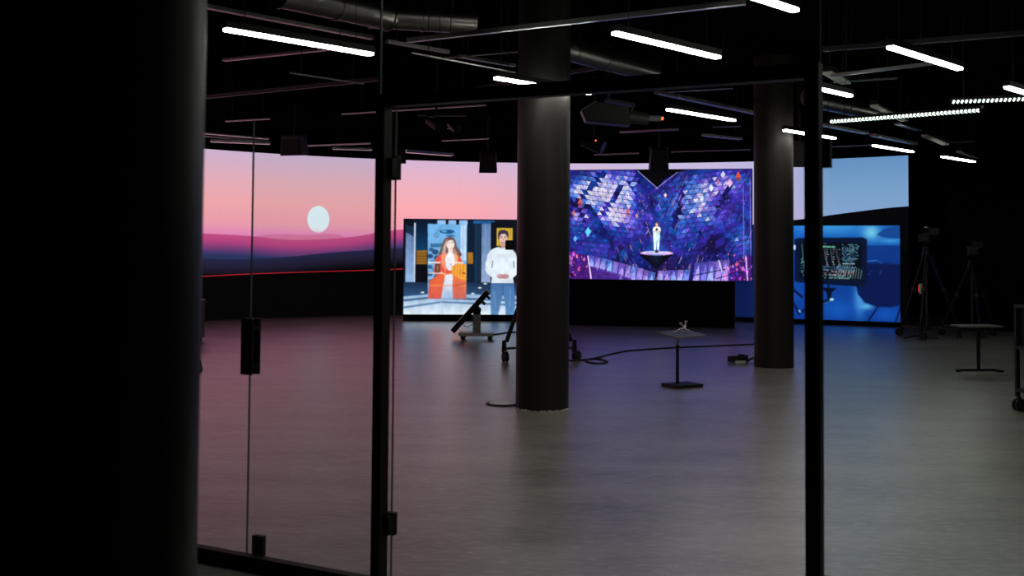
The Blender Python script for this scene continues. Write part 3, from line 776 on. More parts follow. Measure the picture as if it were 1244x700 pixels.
# --- picture 3: blue desk with a monitor full of code
def draw_blue():
    c = Canvas(893, 275.5, 1093, 393, 1.8)
    X, Y = c.X, c.Y
    t = np.clip((Y - 276) / 117, 0, 1)[..., None]
    c.a[:] = np.array((18, 92, 190)) * (1 - t) + np.array((8, 54, 146)) * t
    c._blend(np.clip((967 - X) / 60, 0, 1), (8, 26, 74))
    c.glow(1012, 276, 46, 12, (66, 160, 236), 0.9); c.glow(1060, 284, 10, 10, (130, 216, 250), 0.95); c.glow(1082, 294, 16, 4, (70, 160, 232), 0.9)
    c.glow(1070, 306, 22, 8, (26, 96, 196), 0.7)
    c.poly([(1066, 287), (1074, 280), (1084, 277), (1094, 276), (1094, 291), (1080, 291)], (24, 70, 150), 0.9)
    c.glow(1046, 366, 7, 22, (84, 160, 236), 0.95); c.glow(1054, 375, 8, 4, (120, 200, 250), 0.9); c.glow(1020, 380, 22, 14, (24, 100, 206), 0.8); c.glow(1078, 384, 18, 9, (20, 92, 200), 0.8)
    c.poly([(1050, 322), (1060, 318.4), (1070, 319.5), (1094, 323), (1094, 372), (1082, 375), (1066, 375), (1052, 370), (1044, 360), (1042, 350)], (6, 24, 84))
    c.rect(1055, 300, 1094, 323, (8, 48, 128), 0.75)
    c.line(1052, 320, 1066, 318.4, 0.9, (80, 150, 220)); c.line(1066, 318.4, 1073, 322, 0.7, (60, 120, 200))
    for x, y in ((1057, 335), (1060, 332), (1070, 334), (1071, 331)): c.ell(x, y, .7, 1, (40, 90, 160))
    c.line(1056, 393, 1067, 375, 1.6, (4, 14, 44)); c.line(1087.5, 393, 1094, 372, 1.6, (4, 14, 44))
    # monitor
    c.poly([(968, 293), (972, 291), (1050, 290), (1055, 292.5), (1055, 347), (1052, 351), (972, 347), (968, 345)], (6, 20, 54))
    c.poly([(974, 297), (1049, 296), (1048, 343), (974, 341)], (3, 9, 24))
    rr = random.Random(4)
    c.rect(965.5, 300, 969.5, 306, (206, 226, 246))
    for i in range(14): c.line(974 + rr.uniform(0, 6), 318 + i * 1.6, 978 + rr.uniform(0, 3), 317 + i * 1.6, 0.8, rr.choice([(150, 246, 220), (90, 190, 220), (60, 120, 150)]))
    c.line(977, 298, 978.5, 318, 0.8, (80, 170, 160))
    def run(x0, x1, y, col, den=0.75, dy=0.0):
        x = x0
        while x < x1:
            w = rr.uniform(0.7, 1.7)
            if rr.random() < den: c.rect(x, y + dy * (x - x0), x + w, y + 1.1 + dy * (x - x0), col)
            x += w + 0.45
    run(996, 1007, 297.4, (90, 150, 210), 0.8); run(984, 1017, 300.4, (170, 255, 214), 0.95, 0.02); run(984, 1017, 301.4, (130, 240, 196), 0.9, 0.02)
    for x in (985, 991.5, 998, 1004.5, 1012, 1019):
        for k in range(9): c.line(x + 0.06 * k * k, 304 + k * 2.6, x + 0.06 * (k + 1) ** 2, 304 + (k + 1) * 2.6, 0.55, (190, 226, 200), 0.85)
        for k in range(7): c.rect(x + 2.4 + rr.uniform(-.6, 1.2), 304.5 + k * 3.1, x + 3.6 + rr.uniform(-.6, 1.2), 305.6 + k * 3.1, rr.choice([(226, 232, 246), (236, 150, 170), (150, 210, 250), (240, 190, 200)]))
    for k in range(13): run(1025.5 + rr.uniform(0, .8), 1045 - rr.uniform(0, 7) * (k > 1), 298.4 + k * 1.95, rr.choice([(130, 206, 236), (170, 226, 240), (96, 170, 220)]), 0.72)
    run(1025, 1040, 322.4, (230, 240, 236), 0.95)
    for k in range(11): c.line(1016 + k * 3.1, 341.5, 1021.5 + k * 2.7, 324 + max(0, k - 5) * 1.2, 0.7, (170, 214, 200), 0.9)
    for k, col in enumerate([(120, 190, 240), (90, 160, 236), (200, 226, 250), (246, 206, 216), (240, 150, 160), (236, 236, 240), (120, 230, 210), (190, 240, 224)]): run(984, 1042 - k, 325.6 + k * 2.0, col, 0.7, 0.02)
    # stand and arm
    c.line(1009, 349, 1009.5, 356, 2, (4, 12, 36)); c.poly([(1000, 353), (1019, 353), (1013, 358.5), (1012, 366), (1008, 366), (1007, 358.5)], (5, 12, 34))
    c.line(976, 384, 1014, 366, 4.2, (10, 28, 76)); c.line(980, 384, 1013, 368.5, 0.8, (90, 160, 220), 0.8); c.ell(1013, 367.4, 2.6, 1.9, (190, 226, 250)); c.ell(973.5, 383.5, 1.8, 2.0, (140, 200, 250))
    c.glow(970, 362, 6, 10, (30, 80, 170), 0.6); c.line(966, 356, 978, 366, 3, (8, 20, 60)); c.line(966, 372, 974, 388, 2.4, (8, 20, 60))
    c.blur(2)
    return c

def flat_screen(name, label, xa, ya0, ya1, Ya, xb, Yb, cv, base=True, base_x=None):
    """upright flat LED screen; bottom and top are sighted on the left edge at depth Ya, the right edge lies at depth Yb"""
    z0, z1 = aty(xa, ya0, Ya).z, aty(xa, ya1, Ya).z
    A = aty(xa, (ya0 + ya1) / 2, Ya); B = aty(xb, (ya0 + ya1) / 2, Yb); A.z = B.z = 0
    t = (B - A).normalized(); back = Vector((-t.y, t.x, 0)); wd = (B - A).length
    ang = math.atan2(t.y, t.x)
    root = thing(name, A, ang, label, 'led screen')
    display(cv, (0, 0, z0), (wd, 0, z0), (0, 0, z1), 'display', root)
    MB().box((wd / 2, 0.055, (z0 + z1) / 2), (wd + 0.03, 0.10, z1 - z0 + 0.03)).build('housing', 'plastic_black', root, 0.004)
    x0, x1 = base_x or (0.0, wd)
    MB().box(((x0 + x1) / 2, 0.06, z0 / 2 - 0.008), (x1 - x0, 0.08, z0 - 0.016)).build('base', 'black_cloth', root)
    for k in range(3):
        mb = MB(); xx = x0 + (x1 - x0) * (0.15 + 0.35 * k)
        mb.bar((xx, 0.9, 0.03), (xx, 0.10, 0.03), 0.05, 0.06); mb.bar((xx, 0.85, 0.06), (xx, 0.11, z1 * 0.7), 0.04, 0.04, (1, 0, 0))
        mb.build('rear_brace', 'plastic_black', root)
    return root
flat_screen('led_screen', 'low LED screen showing a man in a white jumper beside a hologram', 490.5, 382, 266.5, 22.7, 674, 22.9, draw_presenters())
flat_screen('led_screen', 'large LED screen of glowing blue and violet triangles with a singer', 666, 338.5, 207.5, 22.0, 913.3, 21.2, draw_triangles(), base_x=(0.0, 3.62))
flat_screen('led_screen', 'LED screen showing a blue-lit desk with a monitor full of code', 893, 385, 274.5, 23.3, 1093.5, 21.9, draw_blue())

# ------------------------------------------------------------------ ceiling lamps
LDIR = Vector((0.685, 0.728, 0)).normalized(); LANG = math.atan2(LDIR.y, LDIR.x)
LZ = 2.97
def make_lamp(L_, label, group, lit=True):
    r = thing('linear_lamp', (0, 0, 0), 0, label, 'ceiling lamp', group)
    MB().box((0, 0, 0.035), (L_ + 0.02, 0.062, 0.05)).build('housing', 'plastic_black', r, 0.003)
    if lit: MB().box((0, 0, 0.0), (L_, 0.055, 0.022)).build('diffuser', 'lamp_glow', r, 0.004)
    else:
        MB().box((0, 0, 0.004), (L_, 0.060, 0.012)).build('reflector', 'louvre', r)
        mb = MB(); n = int(L_ / 0.045)
        for i in range(n): mb.box((-L_ / 2 + (i + 0.5) * L_ / n, 0, -0.008), (0.006, 0.056, 0.014))
        mb.box((0, 0.029, -0.008), (L_, 0.004, 0.016)); mb.box((0, -0.029, -0.008), (L_, 0.004, 0.016))
        mb.build('louvre_blades', 'louvre', r)
    for s in (-1, 1):
        MB().cyl((s * L_ * 0.38, 0, 0.06), (s * L_ * 0.38, 0, ZC - (LZ if lit else 3.28) - 0.005), 0.003, n=6).build('suspension_wire', 'plastic_black', r)
    return r
G1 = 'lit linear lamps hanging under the ceiling'
T1 = 'slim linear lamp with a glowing white diffuser hanging from the black ceiling'
lamps_px = [(273, 36, 452, 66), (748, 40, 871, 70), (1081, 57, 1166, 84), (602, 95.5, 717, 113.5), (812, 133, 891, 146.5), (955, 158.5, 1012, 168), (1062, 177, 1108, 184.5), (1145, 190, 1183, 197)]
mids = [(atz(a, b, LZ) + atz(c, d, LZ)) / 2 for a, b, c, d in lamps_px]
e = atz(966, 12.5, LZ); mids.append(e - LDIR * 0.64)
e = atz(1223, 106, LZ); mids.append(e + LDIR * 0.64)
lamp_labels = ['glowing linear lamp hanging above the open glass leaf by the dark near column',
    'glowing linear lamp high above the low pedestal table, before the round duct',
    'glowing linear lamp high above the unlit louvre beside the door post',
    'glowing linear lamp in front of the chipped column, crossing the door head rail',
    'glowing linear lamp hanging beside the spotlight with the orange light',
    'glowing linear lamp passing behind the door post next to the far column',
    'glowing linear lamp just above the blue end of the sunset LED wall',
    'glowing linear lamp hanging over the tripods in the dark corner',
    'glowing linear lamp cut by the top of the frame above the door head rail',
    'glowing linear lamp close to the end of a louvred strip lamp']
first = make_lamp(1.28, T1, G1)
for i, q in enumerate(mids):
    o = first if i == 0 else copy_tree(first)
    o.location = q; o.rotation_euler = (0, 0, LANG)
    o['label'] = lamp_labels[i]
short = make_lamp(0.70, 'short linear lamp glowing white beside the post of the glass doorway', G1)
short.location = (atz(988, 105.5, LZ) + atz(1034, 117.5, LZ)) / 2; short.rotation_euler = (0, 0, LANG)
# the row goes on overhead and to the sides, above the frame
for q in ((4.9, 6.2), (6.6, 10.6), (3.6, 4.6)):
    o = copy_tree(first); o.location = (q[0], q[1], LZ); o['label'] = T1
GU = 'unlit linear lamps among the ceiling beams'
UN_LABELS = ['unlit lamp with a pale louvre next to the door post', 'unlit lamp with a pale louvre crossed by the lower louvred strip', 'unlit lamp with a pale louvre between two glowing lamps over the blue sky',
    'unlit lamp with a pale louvre right above the lamp over the tripods', 'unlit lamp with a pale louvre deepest in the dark corner over the curtain']
un = make_lamp(0.9, 'unlit linear lamp with a pale grey louvre hanging from the ceiling', GU, False)
unl = [(1005, 88, 1028, 101), (1062, 128, 1099, 146.5), (1123, 164.5, 1149, 175.5), (1165, 184, 1187, 192), (1199, 197, 1215, 203)]
for i, (a, b, c, d) in enumerate(unl):
    o = un if i == 0 else copy_tree(un); o['label'] = UN_LABELS[i]
    pa, pb = atz(a, b, 3.28), atz(c, d, 3.28)
    o.location = (pa + pb) / 2; o.rotation_euler = (0, 0, math.atan2((pb - pa).y, (pb - pa).x)); o.scale = ((pb - pa).length / 0.9, 1.6, 1)
# louvred strips seen from the side, each cell glowing
def louvre_strip(a, b, z, label):
    pa, pb = atz(*a, z), atz(*b, z); L_ = (pb - pa).length
    r = thing('louvred_lamp', (pa + pb) / 2, math.atan2((pb - pa).y, (pb - pa).x), label, 'ceiling lamp', 'louvred strip lamps over the dark corner')
    MB().box((0, 0, 0.035), (L_ + 0.04, 0.08, 0.03)).build('housing', 'plastic_black', r, 0.003)
    n = int(L_ / 0.042); mb, mc = MB(), MB()
    for i in range(n):
        x = -L_ / 2 + (i + 0.5) * L_ / n
        mb.box((x, 0, 0.004), (0.017, 0.06, 0.030), Matrix.Rotation(0.5, 3, 'Y')); mc.box((x + L_ / n / 2, 0, 0.004), (0.006, 0.07, 0.034), Matrix.Rotation(0.5, 3, 'Y'))
    mb.build('glowing_cells', 'louvre_glow', r); mc.build('louvre_blades', 'plastic_black', r)
    for s in (-1, 1): MB().cyl((s * L_ * 0.4, 0, 0.05), (s * L_ * 0.4, 0, ZC - z - 0.005), 0.003, n=6).build('suspension_wire', 'plastic_black', r)
louvre_strip((1009, 148.5), (1191, 134.5), LZ, 'louvred strip lamp with a row of small glowing cells, hanging lower')
louvre_strip((1156, 124.5), (1300, 119), 3.10, 'louvred strip lamp with a row of small glowing cells, reaching past the cart')

# ------------------------------------------------------------------ beams, trays and ducts under the ceiling
BAR_LABELS = iter([
    'long pale bar crossing above the door head rail',
    'bar lit pink below the lamp by the near column',
    'dull bar running alongside the lamp by the near column',
    'short thin rod hanging beneath the lamp by the near column',
    'long thin bar running behind the door post above the pink sky',
    'short thin bar meeting the edge of the open glass leaf',
    'broad tray above the sunset end of the LED wall',
    'narrow rail in front of the broad tray above the sunset',
    'deep pale tray just over the top of the pink sky',
    'slim bar passing under the grey speaker above the sun',
    'short deep tray beside the grey speaker above the sun',
    'thin bar between the lamp heads and the presenter screen',
    'deep pale tray beside the speaker past the upper door hinge',
    'short dull bar joining the long pale bar above the doorway',
    'dull bar beside the lamp that crosses the chipped column',
    'very thin rod slanting towards the lamp before the chipped column',
    'dim bar near the ceiling before the chipped column',
    'broad dull tray over the lamp beside the orange-lit spotlight',
    'very thin rod just under the door head rail',
    'violet-lit bar under the barrel of the orange-lit spotlight',
    'dull bar above the pale strip next to the small spotlight',
    'dull bar above the triangle picture next to the far column',
    'short dull bar under the lamp beside the orange-lit spotlight',
    'short dull tray above the triangle picture beside the far column',
    'blue-lit tray beside the door post under the louvred strip',
    'blue-lit tray above the lamp over the blue sky',
    'thin bar leading to the lamp over the blue sky',
    'thin dull bar beside an unlit lamp over the dark corner',
    'dull bar reaching from the unlit lamp at the door post upward',
    'short dull bar under the unlit lamp at the door post',
    'short dull tray below the lower louvred strip',
    'black-painted beam hidden above the door head rail',
    'black-painted beam high over the louvred strips',
    'black-painted beam high above the open glass leaf',
])
GB = 'metal bars and cable trays under the black ceiling'
def beam(a, b, z, w, h, mat='tray_grey', hang=2):
    pa, pb = atz(*a, z), atz(*b, z); L_ = (pb - pa).length
    r = thing('ceiling_bar', (pa + pb) / 2, math.atan2((pb - pa).y, (pb - pa).x), next(BAR_LABELS), 'ceiling bar', GB)
    MB().box((0, 0, 0), (L_, w, h)).build('rail', mat, r, 0.003)
    for k in range(hang):
        x = L_ * (-0.35 + 0.7 * k / max(1, hang - 1))
        MB().cyl((x, 0, h / 2), (x, 0, ZC - z), 0.004, n=6).build('hanger', 'plastic_black', r)
beam((495, 49), (905, 2.5), 3.3, 0.045, 0.04)
beam((272, 73), (440, 55), 3.6, 0.06, 0.03)
beam((236, 5), (452, 46), 3.8, 0.07, 0.04)
beam((352, 88.5), (442, 102), 3.3, 0.02, 0.015, 'dull_metal')
beam((415, 138.8), (590, 127.5), 3.4, 0.03, 0.02)
beam((274, 147.5), (328, 144.5), 3.4, 0.03, 0.02)
beam((236, 160.5), (326, 168.5), 3.55, 0.10, 0.03)
beam((236, 164), (326, 172), 3.55, 0.04, 0.03)
beam((256, 171), (328, 174), 3.5, 0.14, 0.05)
beam((370, 177.2), (450, 174.2), 3.6, 0.04, 0.03)
beam((404, 180), (452, 181.5), 3.55, 0.12, 0.05)
beam((537, 171.2), (594, 168.5), 3.55, 0.03, 0.02)
beam((492, 183.5), (549, 188), 3.5, 0.14, 0.06)
beam((470, 50), (545, 63), 3.3, 0.045, 0.03, 'dull_metal')
beam((558, 68), (625, 79.5), 3.3, 0.05, 0.03, 'dull_metal')
beam((500, 64), (626, 88), 3.15, 0.02, 0.012)
beam((540, 70), (700, 56), 3.6, 0.03, 0.02, 'dull_metal')
beam((798, 112), (918, 137.5), 3.4, 0.09, 0.04, 'dull_metal')
beam((812, 112), (890, 107.5), 3.3, 0.02, 0.012)
beam((753, 160.5), (824, 157), 3.4, 0.04, 0.03)
beam((722, 188), (776, 186), 3.6, 0.03, 0.03, 'dull_metal')
beam((815, 184.5), (912, 181.5), 3.6, 0.03, 0.02, 'dull_metal')
beam((866, 154.5), (900, 153.5), 3.4, 0.03, 0.02, 'dull_metal')
beam((855, 164), (900, 168.5), 3.4, 0.10, 0.04, 'dull_metal')
beam((996, 151), (1052, 161.5), 3.3, 0.10, 0.04)
beam((1060, 164), (1112, 174.5), 3.3, 0.10, 0.04)
beam((1008, 178.5), (1062, 176), 3.3, 0.03, 0.02)
beam((1147, 173.5), (1184, 172), 3.6, 0.03, 0.02, 'dull_metal')
beam((1010, 92), (1140, 76), 3.15, 0.04, 0.03, 'dull_metal')
beam((1012, 100), (1090, 95), 3.4, 0.03, 0.02, 'dull_metal')
beam((1090, 150), (1116, 158), 3.3, 0.10, 0.03, 'dull_metal')
beam((520, 118), (760, 76), 3.7, 0.06, 0.05, 'dark_grey')
beam((1000, 60), (1244, 40), 3.6, 0.06, 0.05, 'dark_grey')
beam((250, 118), (460, 96), 3.6, 0.06, 0.05, 'dark_grey')

GDU = 'round ventilation ducts under the ceiling'
def duct(a, b, z, r_, label):
    pa, pb = atz(*a, z), atz(*b, z); L_ = (pb - pa).length
    t = thing('ventilation_duct', (pa + pb) / 2, math.atan2((pb - pa).y, (pb - pa).x), label, 'duct', GDU)
    MB().cyl((-L_ / 2, 0, 0), (L_ / 2, 0, 0), r_, n=32).build('pipe', 'duct_grey', t)
    n = max(2, int(L_ / 0.9))
    for i in range(n + 1):
        x = -L_ / 2 + L_ * i / n
        MB().cyl((x - 0.012, 0, 0), (x + 0.012, 0, 0), r_ + 0.008, n=32).build('seam_ring', 'duct_grey', t)
    for x in (-L_ * 0.3, L_ * 0.3):
        MB().box((x, 0, (ZC - z + r_) / 2), (0.02, 0.004, ZC - z - r_)).build('hanger_strap', 'plastic_black', t)
duct((340, -10), (470, 19), 3.55, 0.13, 'round ventilation duct above the lamp by the near column')
duct((664, 52), (790, 86), 3.6, 0.13, 'round ventilation duct between the chipped column and the next lamp')
duct((450, 18), (575, 26), 3.62, 0.12, 'round ventilation duct over the long pale bar')
duct((985, 118), (1062, 134), 3.68, 0.15, 'round ventilation duct beside the door post under the short lamp')

# boxes hanging from the grid: speakers and the spotlight
def hung_speaker(x0, y0, x1, y1, Y, label, tilt=0.25, rz=0.0, mat='plastic_black'):
    c = aty((x0 + x1) / 2, (y0 + y1) / 2, Y); w = (x1 - x0) / F_PX * Y; h = (y1 - y0) / F_PX * Y
    r = thing('hanging_speaker', c, rz, label, 'speaker')
    rot = Matrix.Rotation(tilt, 3, 'X')
    MB().box((0, 0, 0), (w, w * 0.7, h), rot, taper=0.86).build('cabinet', mat, r, 0.01)
    MB().box(rot @ Vector((0, -w * 0.345, -h * 0.05)), (w * 0.8, 0.02, h * 0.75), rot).build('grille', 'rubber', r)
    zt = ZC - c.z
    MB().cyl((0, 0, h * 0.4), (0, 0, zt), 0.02, n=10).build('drop_pole', 'plastic_black', r)
    MB().box((0, 0, h * 0.5), (w * 1.1, 0.03, 0.03)).build('bracket', 'plastic_black', r)
hung_speaker(582, 184, 604, 209, 21.0, 'black speaker hanging in front of the pink sky above the presenter screen', 0.3)
hung_speaker(473, 180, 493, 198, 21.5, 'black speaker hanging just past the upper door hinge', 0.2, 0.2)
hung_speaker(789, 180, 812, 207, 20.5, 'black speaker hanging above the notch of the triangle picture', 0.25)
hung_speaker(958, 172, 984, 203, 17.0, 'black speaker hanging between the column and the door post', 0.1)
hung_speaker(343, 165, 372, 189, 19.5, 'dark grey speaker hanging above the setting sun', 0.1, -0.3, 'dark_grey')

sp = thing('stage_spotlight', aty(748, 138, 13.6), 0, 'black stage spotlight with a grey barrel and a small orange light', 'spotlight')
def spl(x, y, dy=0.0): return aty(x, y, 13.6 + dy) - Vector(sp.location)
a, b = spl(706, 128), spl(766, 144)
mb = MB(); mid_ = (a + b) / 2
mb.prism([spl(706, 133, -.14), spl(724, 123, -.14), spl(764, 129, -.14), spl(766, 152, -.14), spl(712, 147, -.14)], (0, 0, 0), (0, 0.28, 0)); mb.build('body', 'plastic_black', sp, 0.01)
MB().bar(spl(707, 133, -.15), spl(724.5, 123, -.15), 0.012, 0.006).build('trim_edge', 'mid_grey', sp)
MB().cyl(spl(764, 142), spl(788, 144.5), 0.085, 0.075, n=24).build('barrel', 'dark_grey', sp)
MB().cyl(spl(787, 143.5), spl(803, 144), 0.035, n=20).build('lens_tube', 'mid_grey', sp)
MB().cyl(spl(803, 144), spl(806, 144), 0.020, n=16).build('indicator', 'orange_led', sp)
MB().bar(spl(740, 124), Vector((spl(740, 124).x, 0, ZC - sp.location.z)), 0.03, 0.03, (0, 1, 0)).build('drop_pole', 'plastic_black', sp)
mb = MB(); mb.bar(spl(735, 122), spl(770, 128), 0.30, 0.02); mb.bar(spl(770, 128), spl(764, 140), 0.30, 0.02, (1, 0, 0)); mb.build('yoke', 'plastic_black', sp)
sp2 = thing('stage_spotlight', aty(722, 172, 16.0), 0, 'small black stage spotlight hanging lower with a red dot', 'spotlight')
MB().cyl((-.16, 0, 0.02), (.12, -0.1, -0.10), 0.085, 0.10, n=20).build('body', 'plastic_black', sp2)
MB().bar((0, 0, 0.05), (0, 0, ZC - sp2.location.z), 0.03, 0.03, (0, 1, 0)).build('drop_pole', 'plastic_black', sp2)
MB().cyl((0.01, -0.13, 0.0), (0.01, -0.15, 0.0), 0.012, n=10).build('indicator', 'orange_led', sp2)
sp3 = thing('stage_spotlight', aty(530, 145, 15.0), 0, 'pair of black lamp heads on a bar above the presenter screen', 'spotlight')
mb = MB(); mb.cyl((-.1, 0, 0), (.05, -.12, -.1), 0.07, 0.085, n=18); mb.build('body', 'plastic_black', sp3)
MB().cyl((.2, 0, -.05), (.3, -.12, -.15), 0.06, 0.07, n=18).build('body', 'plastic_black', sp3)
MB().bar((-.25, 0, .06), (.4, 0, .06), 0.03, 0.03).build('bar', 'plastic_black', sp3)
MB().bar((0, 0, 0.06), (0, 0, ZC - sp3.location.z), 0.03, 0.03, (0, 1, 0)).build('drop_pole', 'plastic_black', sp3)
mb = MB(); mb.bar((-.1, -.13, .02), (-.03, -.13, .015), 0.006, 0.01); mb.bar((.15, -.13, -.14), (.22, -.13, -.145), 0.006, 0.01); mb.build('clamp', 'steel', sp3)

# ------------------------------------------------------------------ black curtain in the dark corner
mb = MB(); n = 120; pa, pb = Vector((8.5, 21.6, 0)), Vector((11.9, 19.0, 0)); t = (pb - pa).normalized(); nrm = Vector((t.y, -t.x, 0)); L_ = (pb - pa).length
pts = []
for i in range(n + 1):
    s = i / n * L_
    q = pa + t * s + nrm * (0.05 * math.sin(s * 19) + 0.02 * math.sin(s * 43 + 1))
    pts += [q + Vector((0, 0, 0.01)), q + Vector((0, 0, 3.7))]
mb._add([q - pa for q in pts], [(2 * i, 2 * i + 2, 2 * i + 3, 2 * i + 1) for i in range(n)], True)
cu = thing('curtain', pa, 0, 'black floor-length curtain closing the dark corner behind the tripod', 'curtain')
o = mb.build('cloth', 'black_cloth', cu); sd = o.modifiers.new('solid', 'SOLIDIFY'); sd.thickness = 0.006
MB().tube([Vector((0, 0, 3.72)), pb - pa + Vector((0, 0, 3.72))], 0.02).build('rail', 'plastic_black', cu)
mb = MB()
for k in (0.15, 0.5, 0.85):
    q = (pb - pa) * k; mb.cyl(q + Vector((0, 0, 3.72)), q + Vector((0, 0, ZC)), 0.008, n=6)
mb.build('rail_hanger', 'plastic_black', cu)

# ------------------------------------------------------------------ studio cameras on tripod dollies
def caster(mb, c, r, ang):
    d = Vector((math.cos(ang), math.sin(ang), 0)); sd = Vector((-d.y, d.x, 0))
    for s in (-1, 1): mb.cyl(c + sd * (s * 0.022 - 0.011) + Vector((0, 0, r)), c + sd * (s * 0.022 + 0.011) + Vector((0, 0, r)), r, n=20)
def tripod_camera(loc, rz, label, cam_h, spread, face, tally=False):
    r = thing('studio_camera', loc, rz, label, 'camera')
    hub = Vector((0, 0, 0.30)); top = Vector((0, 0, cam_h - 0.28))
    for k in range(3):
        an = math.radians(90 + 120 * k); d = Vector((math.cos(an), math.sin(an), 0))
        foot = d * spread
        lg = MB().bar(foot * 0.93 + Vector((0, 0, 0.26)), d * 0.06 + top, 0.035, 0.045, d).build('leg', 'plastic_black', r)
        MB().bar(foot * 0.55 + Vector((0, 0, 0.30 + (top.z - .3) * 0.44)), foot * 0.5 + Vector((0, 0, 0.30 + (top.z - .3) * 0.50)), 0.055, 0.06, d).build('leg_clamp', 'dark_grey', lg)
        MB().bar(d * 0.04 + Vector((0, 0, 0.17)), foot + Vector((0, 0, 0.17)), 0.045, 0.03).build('dolly_arm', 'dark_grey', r)
        MB().cyl(foot + Vector((0, 0, 0.12)), foot + Vector((0, 0, 0.28)), 0.035, 0.028, n=14).build('foot_cup', 'plastic_black', r)
        mb = MB(); off = Vector((0.05 * math.cos(an + 1.2), 0.05 * math.sin(an + 1.2), 0)); caster(mb, foot + off, 0.065, an + 1.2)
        w = mb.build('caster', 'rubber', r)
        MB().bar(foot + Vector((0, 0, 0.15)), foot + off + Vector((0, 0, 0.065)), 0.03, 0.03, (d.y, -d.x, 0.2)).build('fork', 'steel', w)
        MB().box(foot + off * 1.6 + Vector((0, 0, 0.14)), (0.05, 0.03, 0.012), Matrix.Rotation(an, 3, 'Z')).build('brake_pedal', 'steel', w)
    MB().cyl((0, 0, 0.14), (0, 0, 0.20), 0.07, n=20).build('dolly_hub', 'plastic_black', r)
    MB().lathe([(0.07, cam_h - 0.32), (0.085, cam_h - 0.28), (0.06, cam_h - 0.22), (0.055, cam_h - 0.14)], 20).build('fluid_head', 'plastic_black', r)
    f = Vector((math.cos(face), math.sin(face), 0)); sd = Vector((-f.y, f.x, 0)); rot = Matrix.Rotation(face, 3, 'Z')
    z = cam_h
    bd = MB().box(-f * 0.06 + Vector((0, 0, z)), (0.30, 0.13, 0.19), rot).build('camera_body', 'plastic_black', r, 0.012)
    MB().cyl(f * 0.09 + Vector((0, 0, z)), f * 0.27 + Vector((0, 0, z)), 0.055, 0.062, n=24).build('lens', 'plastic_black', bd)
    MB().box(f * 0.35 + Vector((0, 0, z)), (0.13, 0.17, 0.13), rot).build('matte_box', 'plastic_black', bd, 0.008)
    MB().tube([-f * 0.16 + Vector((0, 0, z + .09)), -f * 0.14 + Vector((0, 0, z + .16)), f * 0.04 + Vector((0, 0, z + .16)), f * 0.06 + Vector((0, 0, z + .09))], 0.013).build('carry_handle', 'plastic_black', bd)
    MB().box(-f * 0.20 + sd * 0.10 + Vector((0, 0, z + 0.12)), (0.03, 0.20, 0.13), rot).build('viewfinder', 'plastic_black', bd, 0.006)
    MB().tube([-f * 0.05 + Vector((0, 0, z - .2)), -f * 0.30 + sd * .08 + Vector((0, 0, z - .30)), -f * 0.52 + sd * .10 + Vector((0, 0, z - .42))], 0.011).build('pan_bar', 'plastic_black', r)
    MB().bar(Vector((0, 0, 0.2)), Vector((0, 0, cam_h - .3)), 0.03, 0.03, (0, 1, 0)).build('centre_column', 'dark_grey', r)
    if tally:
        MB().box(f * 0.0 + Vector((0, 0, z + 0.19)), (0.22, 0.05, 0.02), rot).build('top_light_bar', 'alu', bd)
        MB().box(-sd * 0.10 + Vector((0, 0, z - 0.87)), (0.05, 0.05, 0.18), rot).build('battery', 'white_plastic', r, 0.004)
        MB().box(-sd * 0.13 + f * 0.01 + Vector((0, 0, z - 0.87)), (0.035, 0.012, 0.12), rot).build('red_label', 'red_led', r)
    return r
tripod_camera(Vector((0.33, 15.10, 0)), 0.18, 'studio camera on a wheeled tripod mostly hidden behind the chipped column', 1.54, 0.55, math.radians(168))
tripod_camera(Vector((7.18, 19.25, 0)), 0.5, 'black studio camera on a wheeled tripod with a red label by the blue screen', 1.72, 0.55, math.radians(215), True)
tripod_camera(Vector((8.15, 19.7, 0)), 0.9, 'second black tripod camera standing in the dark by the curtain', 1.5, 0.50, math.radians(200))

# ------------------------------------------------------------------ prompter monitor on a low wheeled stand
base = atz(579, 412, 0); base.z = 0
pm = thing('floor_monitor', base, 0.0, 'black tilted monitor on a short steel pole and wheeled base', 'monitor')
MB().box((0, 0, 0.085), (0.58, 0.42, 0.05)).build('base_plate', 'alu', pm, 0.006)
for sx in (-1, 1):
    for sy in (-1, 1):
        mb = MB(); caster(mb, Vector((sx * 0.22, sy * 0.16, 0)), 0.032, 0.3)
        mb.cyl((sx * .22, sy * .16, 0.04), (sx * .22, sy * .16, 0.065), 0.018, n=10); mb.build('caster', 'rubber', pm)
MB().box((0.0, 0, 0.29), (0.13, 0.05, 0.36)).build('pole', 'steel', pm, 0.006)
MB().box((0.0, 0.03, 0.26), (0.02, 0.012, 0.30)).build('pole_groove', 'plastic_black', pm)
ax = Vector((0.56, 0, 0.64)).normalized(); nx = Vector((-ax.z, 0, ax.x)); c0 = Vector((-0.10, 0, 0.46))
rot = Matrix((ax, Vector((0, 1, 0)), nx)).transposed()
mo = MB().box(c0, (0.86, 0.60, 0.085), rot).build('panel', 'plastic_black', pm, 0.008)
MB().box(c0 + nx * 0.0425, (0.80, 0.55, 0.004), rot).build('screen', 'table_grey', mo)
mb = MB()
for k in (0.36, 0.24, 0.12): mb.box(c0 + ax * k - nx * 0.07, (0.03, 0.4, 0.07), rot)
mb.build('rear_fins', 'plastic_black', mo)
MB().cyl((0.0, -0.10, 0.47), (0.0, 0.10, 0.47), 0.07, n=18).build('tilt_joint', 'plastic_black', pm)
MB().tube([(-.22, -.1, .28), (-.20, -.1, .22), (-.14, -.08, .20), (-.07, -.03, .24)], 0.006).build('cable', 'rubber', pm)

